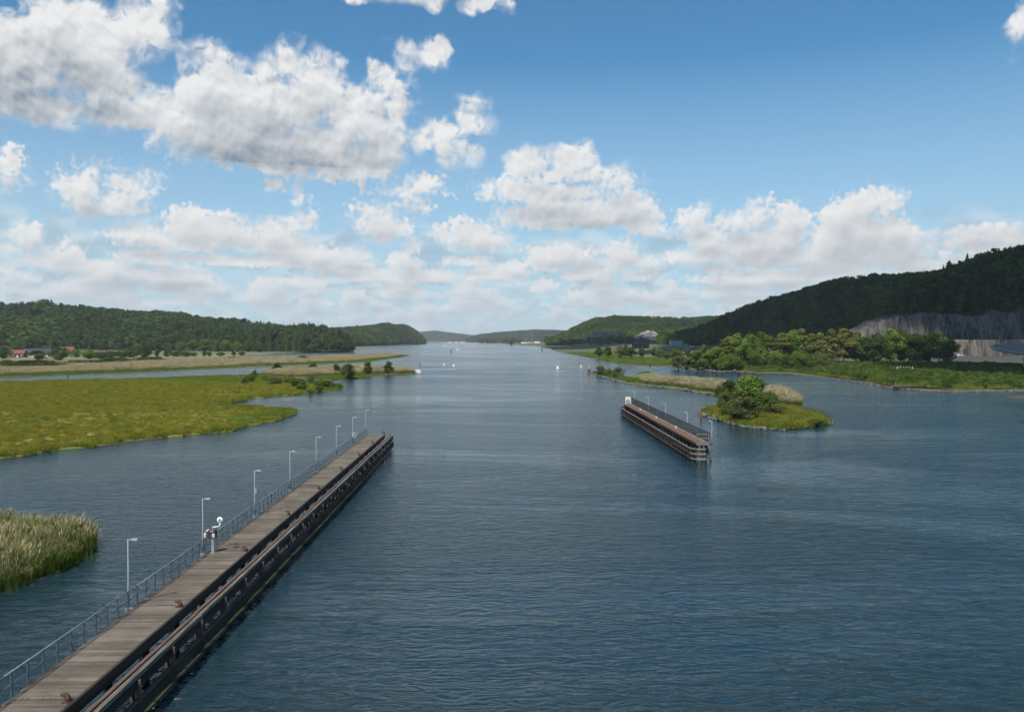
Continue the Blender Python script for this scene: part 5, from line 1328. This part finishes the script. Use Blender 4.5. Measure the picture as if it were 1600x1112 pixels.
MB().lathe([(0.5, -0.5), (0.85, 0.1), (0.85, 0.4), (0.6, 1.1), (0.35, 1.4)], 12).build('body', M['white'], t, True)
MB().tube([(0, 0, 1.3), (0, 0, 3.2)], 0.07, 6).build('pole', M['galv'], t)
MB().lathe([(0.05, 0), (0.2, 0.1), (0.2, 0.35), (0.05, 0.5)], 8, (0, 0, 3.1)).build('lantern', M['galv'], t)
p = ground(871.5, 576.8)
t = thing('marker_buoy', 'white pointed marker buoy at the end of the right boom', 'buoy', p)
MB().lathe([(0.6, -0.5), (1.1, 0.1), (1.1, 0.3), (0.15, 2.4)], 4).build('body', M['white'], t)
MB().tube([(0.5, 0, 0.3), (0.5, 0, 3.7)], 0.09, 6).build('pole', M['galv'], t)
p = ground(920.5, 584)
t = thing('dolphin', 'small dark dolphin with a white pole off the island tip', 'dolphin', p)
for k in range(4): MB().tube([(math.cos(k * 1.57) * 1.0, math.sin(k * 1.57) * 1.0, -1), (math.cos(k * 1.57) * 0.35, math.sin(k * 1.57) * 0.35, 2.6)], 0.2, 6).build('timber', M['rust'], t)
MB().tube([(0.1, 0, 2.2), (0.1, 0, 5.4)], 0.09, 6).build('pole', M['white'], t)
for k, (px, py, lab) in enumerate([(704.7, 551, 'dark beacon post left of the fairway'), (847, 548.4, 'dark beacon post off the far right marsh'), (1016, 572.4, 'black beacon post beside the right marsh edge')]):
    p = ground(px, py); s = p.y / FPX
    t = thing('beacon_post', lab, 'beacon', p, 0, 'dark beacon posts')
    MB().tube([(0, 0, -1), (0, 0, 4.2 * s)], [0.9 * s, 0.6 * s], 8).build('post', M['black'], t)
    MB().lathe([(0.9 * s, 0), (0.9 * s, 0.8 * s), (0.3 * s, 1.1 * s)], 8, (0, 0, 4.1 * s)).build('topmark', M['black'], t)
for k, (px, py, lab) in enumerate([(715, 547.3, 'white buoy beside the left beacon post'), (838, 545.6, 'white buoy left of the right beacon post')]):
    p = ground(px, py); t = thing('round_buoy', lab, 'buoy', p, 0, 'white buoys in the fairway')
    MB().lathe([(1.0, -0.6), (2.0, 0.3), (1.7, 1.5), (0.5, 2.2)], 10).build('body', M['white'], t, True)
    MB().tube([(0, 0, 2.0), (0, 0, 3.6)], 0.2, 6).build('topmark', M['white'], t)


M['window'] = mat('dark_window', (0.03, 0.035, 0.04), (0.05, 0.055, 0.06), 0.2, 1.0, spec=0.6)
def boat(label, px, py, L, rz):
    p = ground(px, py); t = thing('motor_boat', label, 'boat', p, rz, 'boats far out on the river')
    b = MB(); W = L * 0.16; n = 9; V = []
    for i in range(n):
        f = i / (n - 1); w = W * (1 - max(0, (f - 0.45) / 0.55) ** 2 * 0.97); sh = 0.10 * L + 0.05 * L * f * f; x = (f - 0.5) * L
        V += [(x, -w, sh), (x, -w * 0.75, -0.05 * L), (x, w * 0.75, -0.05 * L), (x, w, sh)]
    F = [(i * 4 + j, i * 4 + j + 1, i * 4 + j + 5, i * 4 + j + 4) for i in range(n - 1) for j in range(3)] + [(0, 3, 2, 1), (n * 4 - 4, n * 4 - 3, n * 4 - 2, n * 4 - 1)] + [(i * 4 + 3, i * 4, i * 4 + 4, i * 4 + 7) for i in range(n - 1)]
    b.add(V, F).build('hull', M['white'], t)
    cb = MB().box((-0.2 * L, -W * 0.7, 0.12 * L), (0.16 * L, W * 0.7, 0.27 * L)).build('cabin', M['white'], t)
    MB().box((-0.17 * L, -W * 0.72, 0.18 * L), (0.17 * L, W * 0.72, 0.23 * L)).build('window', M['window'], cb)
    MB().tube([(-0.05 * L, 0, 0.26 * L), (-0.05 * L, 0, 0.42 * L)], 0.01 * L, 6).build('mast', M['galv'], t)
for a in [('largest white motor boat beyond the left boom', 700, 542.4, 11, 0.1), ('small white boat just above the largest boat', 694, 540, 8, 0.4), ('leftmost small boat of the cluster beyond the left boom', 689, 540.8, 7, -0.3),
          ('white boat right of the cluster beyond the left boom', 713, 540.6, 9, 0.2), ('lone white boat near the far middle shore', 750.6, 537, 13, 0.9), ('white boat close to the wooded bluff', 675.6, 538, 12, 0.1)]: boat(*a)


# ------------------------------------------------------------------ houses
M['falu'] = mat('red_house_paint', (0.15, 0.045, 0.034), (0.12, 0.04, 0.03), 0.9, 0.5)
M['rooftile'] = mat('orange_roof_tiles', (0.20, 0.085, 0.055), (0.16, 0.07, 0.05), 0.9, 1.0)
M['darkroof'] = mat('dark_roof', (0.035, 0.038, 0.045), (0.05, 0.052, 0.058), 0.6, 0.5)
M['wall'] = mat('white_wall', (0.70, 0.69, 0.66), (0.62, 0.61, 0.58), 0.8, 0.5)
M['greywall'] = mat('grey_wall', (0.38, 0.39, 0.40), (0.32, 0.33, 0.34), 0.8, 0.5)


def house(name, label, cat, loc, rz, L, W, H, Rf, wall, roof, nwin=3, door=True, group=None, chimney=True):
    t = thing(name, label, cat, loc, rz, group)
    MB().box((-L / 2, -W / 2, -1.0), (L / 2, W / 2, H)).build('wall', wall, t)
    MB().add([(-L / 2, -W / 2, H), (-L / 2, W / 2, H), (-L / 2, 0, H + Rf * 0.93), (L / 2, -W / 2, H), (L / 2, W / 2, H), (L / 2, 0, H + Rf * 0.93)], [(0, 2, 1), (3, 4, 5), (0, 1, 4, 3)]).build('gable', wall, t)
    e = 0.4; r = MB()
    for s in (-1, 1):
        r.add([(-L / 2 - e, s * (W / 2 + e), H - 0.2), (L / 2 + e, s * (W / 2 + e), H - 0.2), (L / 2 + e, 0, H + Rf), (-L / 2 - e, 0, H + Rf), (-L / 2 - e, s * (W / 2 + e), H - 0.0), (L / 2 + e, s * (W / 2 + e), H - 0.0), (L / 2 + e, 0, H + Rf + 0.22), (-L / 2 - e, 0, H + Rf + 0.22)],
              [(0, 1, 2, 3), (4, 7, 6, 5), (0, 4, 5, 1), (1, 5, 6, 2), (3, 2, 6, 7), (0, 3, 7, 4)])
    ro = r.build('roof', roof, t)
    if chimney: MB().box((L * 0.15, -0.4, H + Rf * 0.7), (L * 0.15 + 0.8, 0.4, H + Rf + 1.1)).build('chimney', M['rooftile'], ro)
    for i in range(nwin):
        x = (i + 0.5) / nwin * L - L / 2
        if door and i == nwin // 2:
            MB().box((x - 0.55, -W / 2 - 0.06, 0), (x + 0.55, -W / 2 - 0.002, 2.1)).build('door', M['white'], t); continue
        w = MB().box((x - 0.65, -W / 2 - 0.06, H * 0.35), (x + 0.65, -W / 2 - 0.002, H * 0.35 + 1.5)).build('window', M['white'], t)
        MB().box((x - 0.5, -W / 2 - 0.08, H * 0.35 + 0.15), (x + 0.5, -W / 2 - 0.064, H * 0.35 + 1.35)).build('pane', M['window'], w)
    return t


house('red_house', 'red cottage with tiled roof left of the dark roofed barn', 'house', ground(30, 558, 0.9), 0.15, 12, 8, 3.6, 3.6, M['falu'], M['rooftile'], 3, group='houses on the left shore')
house('barn', 'long barn with dark roof and white wall on the left shore', 'barn', ground(62, 557, 0.9), -0.06, 31, 12, 3.2, 5.0, M['wall'], M['darkroof'], 7, chimney=False, group='houses on the left shore')
house('tiled_house', 'white house with orange roof among trees right of the barn', 'house', ground(106, 554, 0.9), 0.3, 13, 9, 4.5, 4.6, M['wall'], M['rooftile'], 3, group='houses on the left shore')
for i, (x, Y, L, W, H, Rf, wm, rm, z, lab) in enumerate([
        (703, 5200, 20, 12, 6, 5, 'wall', 'darkroof', 0.8, 'leftmost white house on the far middle shore'), (713, 5150, 16, 12, 6, 5, 'wall', 'rooftile', 0.8, 'white house with red roof on the far middle shore'),
        (723, 5100, 24, 12, 6, 4, 'wall', 'darkroof', 0.8, 'long white house on the far middle shore'),
        (819, 3700, 26, 14, 7, 4, 'wall', 'darkroof', 1.5, 'white house right of the dark far trees'), (828, 3600, 22, 14, 8, 4, 'greywall', 'darkroof', 2.0, 'grey house next to the far antenna mast'), (839, 3500, 24, 16, 10, 5, 'wall', 'darkroof', 2.0, 'tall white house right of the far antenna mast'),
        (862, 3300, 18, 12, 6, 4, 'greywall', 'rooftile', 3.0, 'small grey house at the foot of the quarried hill'), (880, 2900, 16, 12, 5, 4, 'wall', 'darkroof', 4.0, 'small white house below the quarry slopes')]):
    house('far_house', lab, 'house', at(x, 531, Y).xy.to_3d() + Vector((0, 0, z)), 0.1 * (i % 3 - 1), L, W, H, Rf, M[wm], M[rm], 4, False, 'houses on the far shore', False)
p = at(831, 531, 3800); t = thing('antenna_mast', 'thin antenna mast above the far houses', 'mast', (p.x, p.y, 1))
MB().tube([(0, 0, 0), (0, 0, 60)], [1.1, 0.5], 6).build('shaft', M['galv'], t)
for z in (30, 45, 56): MB().box((-1.6, -0.4, z), (1.6, 0.4, z + 1.2)).build('antenna', M['white'], t)
p = at(1001, 531, 1000); house('red_barn', 'long red shed with dark roof beyond the right marsh', 'barn', (p.x, p.y, 8.6), -0.25, 20, 9, 4.2, 1.4, M['falu'], M['darkroof'], 4, True, None, False)
house('office_block', 'pale blue grey block behind the road left of the right grove', 'building', (at(1056, 531, 1150).x, 1150, 9), 0.1, 16, 12, 8, 1.0, M['greywall'], M['darkroof'], 5, False, None, False)
p = at(1212, 531, 1260); z = GR1[np.argmin((GR1[:, 0] - p.x) ** 2 + (GR1[:, 1] - p.y) ** 2)][2]
house('hill_house', 'small pale roofed house on the crest of the dark right hill', 'house', (p.x, p.y - 10, z + 5.0), 0.1, 13, 9, 4, 2.5, M['wall'], M['greywall'], 3, False, None, False)
MB_ = at(1076, 531, 1400)

# road furniture left of the grove
def street_lamp(label, loc, h, group, side=1):
    t = thing('street_lamp', label, 'street lamp', loc, 0, group)
    MB().tube([(0, 0, -0.5), (0, 0, h - 0.4), (side * 0.4, 0, h)], [0.13, 0.09, 0.07], 7).build('post', M['galv'], t, True)
    o = MB().tube([(side * 0.35, 0, h), (side * 1.8, 0, h + 0.15)], 0.06, 6).build('arm', M['galv'], t)
    MB().box((min(side * 1.4, side * 2.4), -0.2, h + 0.05), (max(side * 1.4, side * 2.4), 0.2, h + 0.25)).build('lamp_head', M['white'], t)
ws = ['first from the left', 'second from the left', 'third from the left', 'fourth from the left', 'rightmost']
for i, (x, Y, z, h) in enumerate([(1015, 900, 8.6, 11), (1030, 880, 8.6, 10), (1033, 950, 8.8, 11), (1048, 870, 8.6, 11), (1068, 860, 8.6, 11)]):
    p = at(x, 531, Y); street_lamp('road lamp left of the right grove, %s' % ws[i], (p.x, p.y, z), h, 'lamps of the road left of the grove')
for i, (x, h, lab) in enumerate([(1466, 9.0, 'road lamp beside the dark trees under the rock cutting'), (1538, 8.5, 'road lamp left of the tallest one before the rock cutting'), (1552, 11, 'tallest road lamp before the rock cutting'), (1570, 8.5, 'rightmost road lamp before the rock cutting')]):
    p = at(x, 531, 655); street_lamp(lab, (p.x, 659, 18.36), h, 'lamps of the road on the rock ledge')
p = at(1516, 531, 640); t = thing('dark_pole', 'dark wooden pole in front of the lower rock wall', 'pole', (p.x, 640, 4.2))
MB().tube([(0, 0, 0), (0, 0, 14)], [0.2, 0.14], 7).build('shaft', M['tar'], t)
MB().box((-0.9, -0.06, 12.6), (0.9, 0.06, 12.8)).build('crossarm', M['tar'], t)
M['roadsign'] = mat('green_sign', (0.02, 0.20, 0.14), (0.02, 0.18, 0.13), 0.5, 1.0)
p = at(1072, 531, 900); t = thing('road_sign', 'green direction sign beside the road left of the grove', 'sign', (p.x, p.y, 8.6))
MB().box((-2.6, -0.06, 2.4), (2.6, 0.06, 5.2)).build('panel', M['roadsign'], t)
for z in (3.2, 4.0, 4.7): MB().box((-2.2, -0.085, z), (1.2, -0.065, z + 0.14)).build('lettering', M['white'], t)
for x in (-1.6, 1.6): MB().tube([(x, 0.12, -0.3), (x, 0.12, 5.0)], 0.08, 6).build('leg', M['galv'], t)
rm = MB(); rp = [at(x, 531, Y) for x, Y in ((985, 1010), (1030, 960), (1080, 930), (1140, 900))]
for a, b in zip(rp, rp[1:]): rm.add([(a.x, a.y - 6, 9.9), (b.x, b.y - 6, 9.9), (b.x, b.y + 6, 9.9), (a.x, a.y + 6, 9.9)], [(0, 1, 2, 3)])
tag(link('road', rm.mesh('road', M['asphalt'])), 'road on the terrace left of the right grove', 'road', None, 'structure')


def car(label, loc, rz, m, group, van=False):
    t = thing('parked_car', label, 'car', loc, rz, group); h = 1.9 if van else 1.45
    pr = [(-2.2, 0.35), (2.2, 0.35), (2.2, 0.8), (1.3, 0.95), (0.7, h), (-1.5 if not van else -2.15, h), (-2.1, 0.95), (-2.2, 0.8)]
    n = len(pr); MB().add([(x, s * 0.85, z) for s in (-1, 1) for x, z in pr], [tuple(range(n)), tuple(reversed(range(n, 2 * n)))] + [(i, i + n, (i + 1) % n + n, (i + 1) % n) for i in range(n)]).build('body', m, t)
    for x in (-1.4, 1.4):
        for s in (-1, 1):
            MB().lathe([(0.33, -0.1), (0.33, 0.1)], 12, (x, s * 0.82, 0.33), Matrix.Rotation(R(90), 4, 'X')).build('wheel', M['black'], t)
    MB().box((-1.3, -0.87, 1.0), (0.6, 0.87, h - 0.15)).build('window', M['window'], t)
M['bluecar'] = mat('pale_blue_paint', (0.45, 0.52, 0.58), (0.42, 0.5, 0.56), 0.35, 1.0)
for x, Y, z, m, lab, v in [(1473, 661, 18.37, 'white', 'white van on the ledge road beside the dark trees', True), (1495, 640, 4.97, 'white', 'white van on the low road under the rock wall', True), (1502, 640, 4.97, 'bluecar', 'pale blue car on the low road under the rock wall', False),
                           (1081, 925, 9.92, 'white', 'white car on the road left of the right grove', False), (1062, 935, 9.92, 'bluecar', 'pale blue car on the road left of the right grove', False)]:
    car(lab, (at(x, 531, Y).x, Y, z), 0.05, M[m], 'vehicles on the far roads', v)

# curved ramp bridge at the right edge
t = thing('ramp_bridge', 'curved concrete ramp deck on a pier at the right edge', 'bridge', (at(1642, 531, 470).x, 470, 0))
rr = 30.0; top = 12.6; dk = MB(); n = 40; V = []
for i in range(n):
    a = 2 * math.pi * i / n
    for q, z in ((rr - 1.5, top - 1.6), (rr, top - 0.9), (rr, top), (rr - 1.2, top), (rr - 1.2, top - 0.5)): V.append((math.cos(a) * q, math.sin(a) * q * 1.1, z + math.sin(a) * 3.4))
F = [(i * 5 + j, ((i + 1) % n) * 5 + j, ((i + 1) % n) * 5 + j + 1, i * 5 + j + 1) for i in range(n) for j in range(4)] + [tuple(reversed([i * 5 for i in range(n)]))]
dk.add(V, F).build('deck', M['concrete'], t)
M['ramp_road'] = mat('reddish_asphalt', (0.22, 0.165, 0.14), (0.17, 0.125, 0.11), 0.9, 0.3)
MB().add([(math.cos(2 * math.pi * i / n) * (rr - 1.25), math.sin(2 * math.pi * i / n) * (rr - 1.25) * 1.1, top - 0.46 + math.sin(2 * math.pi * i / n) * 3.26) for i in range(n)], [tuple(range(n))]).build('roadway', M['ramp_road'], t)
MB().box((-20, -16, -1), (-3, -6, top - 4.6)).build('pier_wall', M['concrete'], t)
MB().box((1, -18, -1), (22, -8, top - 4.8)).build('pier_wall', M['concrete'], t)
for k in range(9):
    a = R(120 + k * 18); MB().tube([(math.cos(a) * (rr - 0.3), math.sin(a) * (rr - 0.3) * 1.1, top + math.sin(a) * 3.4), (math.cos(a) * (rr - 0.3), math.sin(a) * (rr - 0.3) * 1.1, top + 1.1 + math.sin(a) * 3.4)], 0.06, 5).build('parapet_post', M['galv'], t)

# white frame and small jetty on the right bank
p = at(1414, 531, 425); t = thing('white_frame', 'white frame of posts and a low rail on the right bank', 'frame', (p.x, p.y, 1.0))
for k in range(6): MB().box((-4.1 + k * 1.6, -0.09, -0.3), (-3.9 + k * 1.6 + 0.06, 0.09, 2.9)).build('post', M['white'], t)
for z in (0.25, 0.6): MB().box((-4.1, -0.14, z), (4.16, -0.095, z + 0.16)).build('rail', M['white'], t)
p = ground(1395, 608); t = thing('small_jetty', 'short dark wooden jetty on the right waterside', 'jetty', (p.x, p.y, 0), 0.03)
for k in range(4): MB().box((0.2 + k * 4.1, 0, 1.0), (4.2 + k * 4.1, 2.4, 1.25)).build('deck_section', M['oldwood'], t)
MB().box((0.0, -0.12, 0.55), (16.8, -0.01, 1.2)).build('front_beam', M['darkwood'], t)
for k in range(9): MB().tube([(0.4 + k * 2.0, 0.1, -1.2), (0.4 + k * 2.0, 0.1, 1.0)], 0.16, 7).build('pile', M['darkwood'], t)
MB().box((1.0, 0.4, 1.25), (1.25, 0.65, 2.6)).build('mooring_post', M['oldwood'], t)
# channel mark and stakes
for i, (x, b, h, lab) in enumerate([(106, 590.5, 4.5, 'dark stake with a perch in the left channel'), (443, 560.5, 7, 'thin pale pole at the head of the left channel')]):
    p = ground(x, b); k = p.y / FPX; t = thing('channel_stake', lab, 'stake', p)
    MB().tube([(0, 0, -1), (0.1, 0, h * k)], 0.10 if i else 0.22, 6).build('pole', M['white'] if i else M['tar'], t)
    MB().box((-0.5 * (1 - i) - 0.12, -0.1, h * k * 0.7), (0.5 * (1 - i) + 0.12, 0.1, h * k * 0.95)).build('mark', M['white'] if i else M['tar'], t)


# ================================================================== clouds overhead that shade the right bank, and the hazy air
M['cloud'] = bpy.data.materials.new('cloud_vapour'); M['cloud'].use_nodes = True
nt = M['cloud'].node_tree; nt.nodes.clear()
d = node(nt, 'ShaderNodeBsdfDiffuse', 0, None, Color=(0.9, 0.9, 0.9)); t = node(nt, 'ShaderNodeBsdfTranslucent', 0, None, Color=(0.9, 0.9, 0.9))
x = nt.nodes.new('ShaderNodeMixShader'); x.inputs[0].default_value = 0.4; put(nt, d, x.inputs[1]); put(nt, t, x.inputs[2])
o = nt.nodes.new('ShaderNodeOutputMaterial'); nt.links.new(x.outputs[0], o.inputs[0])


def cloud(label, target, rx, ry, alt, seed, rz=0.0):
    """a heap cloud high over the river; target is the ground point in the middle of its shadow"""
    t = alt / SUN_DIR.z; c = Vector(target) + SUN_DIR * t
    bm = bmesh.new(); bmesh.ops.create_icosphere(bm, subdivisions=6, radius=1.0)
    P = np.array([v.co[:] for v in bm.verts]); g = P[:, :2] * 3 + P[:, 2:3] * 1.7
    n = fbm(g + 20, 1.1, 5, seed) - 0.5; r = 1 + n * 0.9
    for v, q, k in zip(bm.verts, P, r):
        z = q[2] * k * (0.62 if q[2] > 0 else 0.16) * min(rx, ry)
        v.co = (q[0] * k * rx, q[1] * k * ry, z)
    me = bpy.data.meshes.new('cloud'); bm.to_mesh(me); bm.free(); me.materials.append(M['cloud'])
    me.polygons.foreach_set('use_smooth', [True] * len(me.polygons))
    o = link('cloud', me, None, c); o.rotation_euler = (0, 0, rz)
    return tag(o, label, 'cloud', None, 'structure')


CLOUDS = [('cloud high overhead shading the dark right hill', (552, 1050, 50), 360, 385, 1500, 1),
          ('cloud high overhead shading the far marsh', (190, 1750, 5), 140, 300, 1500, 2),
          ('cloud high overhead shading the right waterside', (330, 430, 2), 120, 130, 1500, 3)]
for c in CLOUDS: cloud(*c)

hz = bpy.data.materials.new('haze_air'); hz.use_nodes = True
nt = hz.node_tree; nt.nodes.clear()
v = nt.nodes.new('ShaderNodeVolumePrincipled')
v.inputs['Color'].default_value = (0.88, 0.95, 1.0, 1); v.inputs['Density'].default_value = HAZE; v.inputs['Anisotropy'].default_value = 0.0
o = nt.nodes.new('ShaderNodeOutputMaterial'); nt.links.new(v.outputs[0], o.inputs['Volume'])
tag(MB().box((-15000, -600, -2.5), (15000, 15000, 330)).build('haze', hz), 'thin bluish air over the whole valley', 'haze', None, 'stuff')
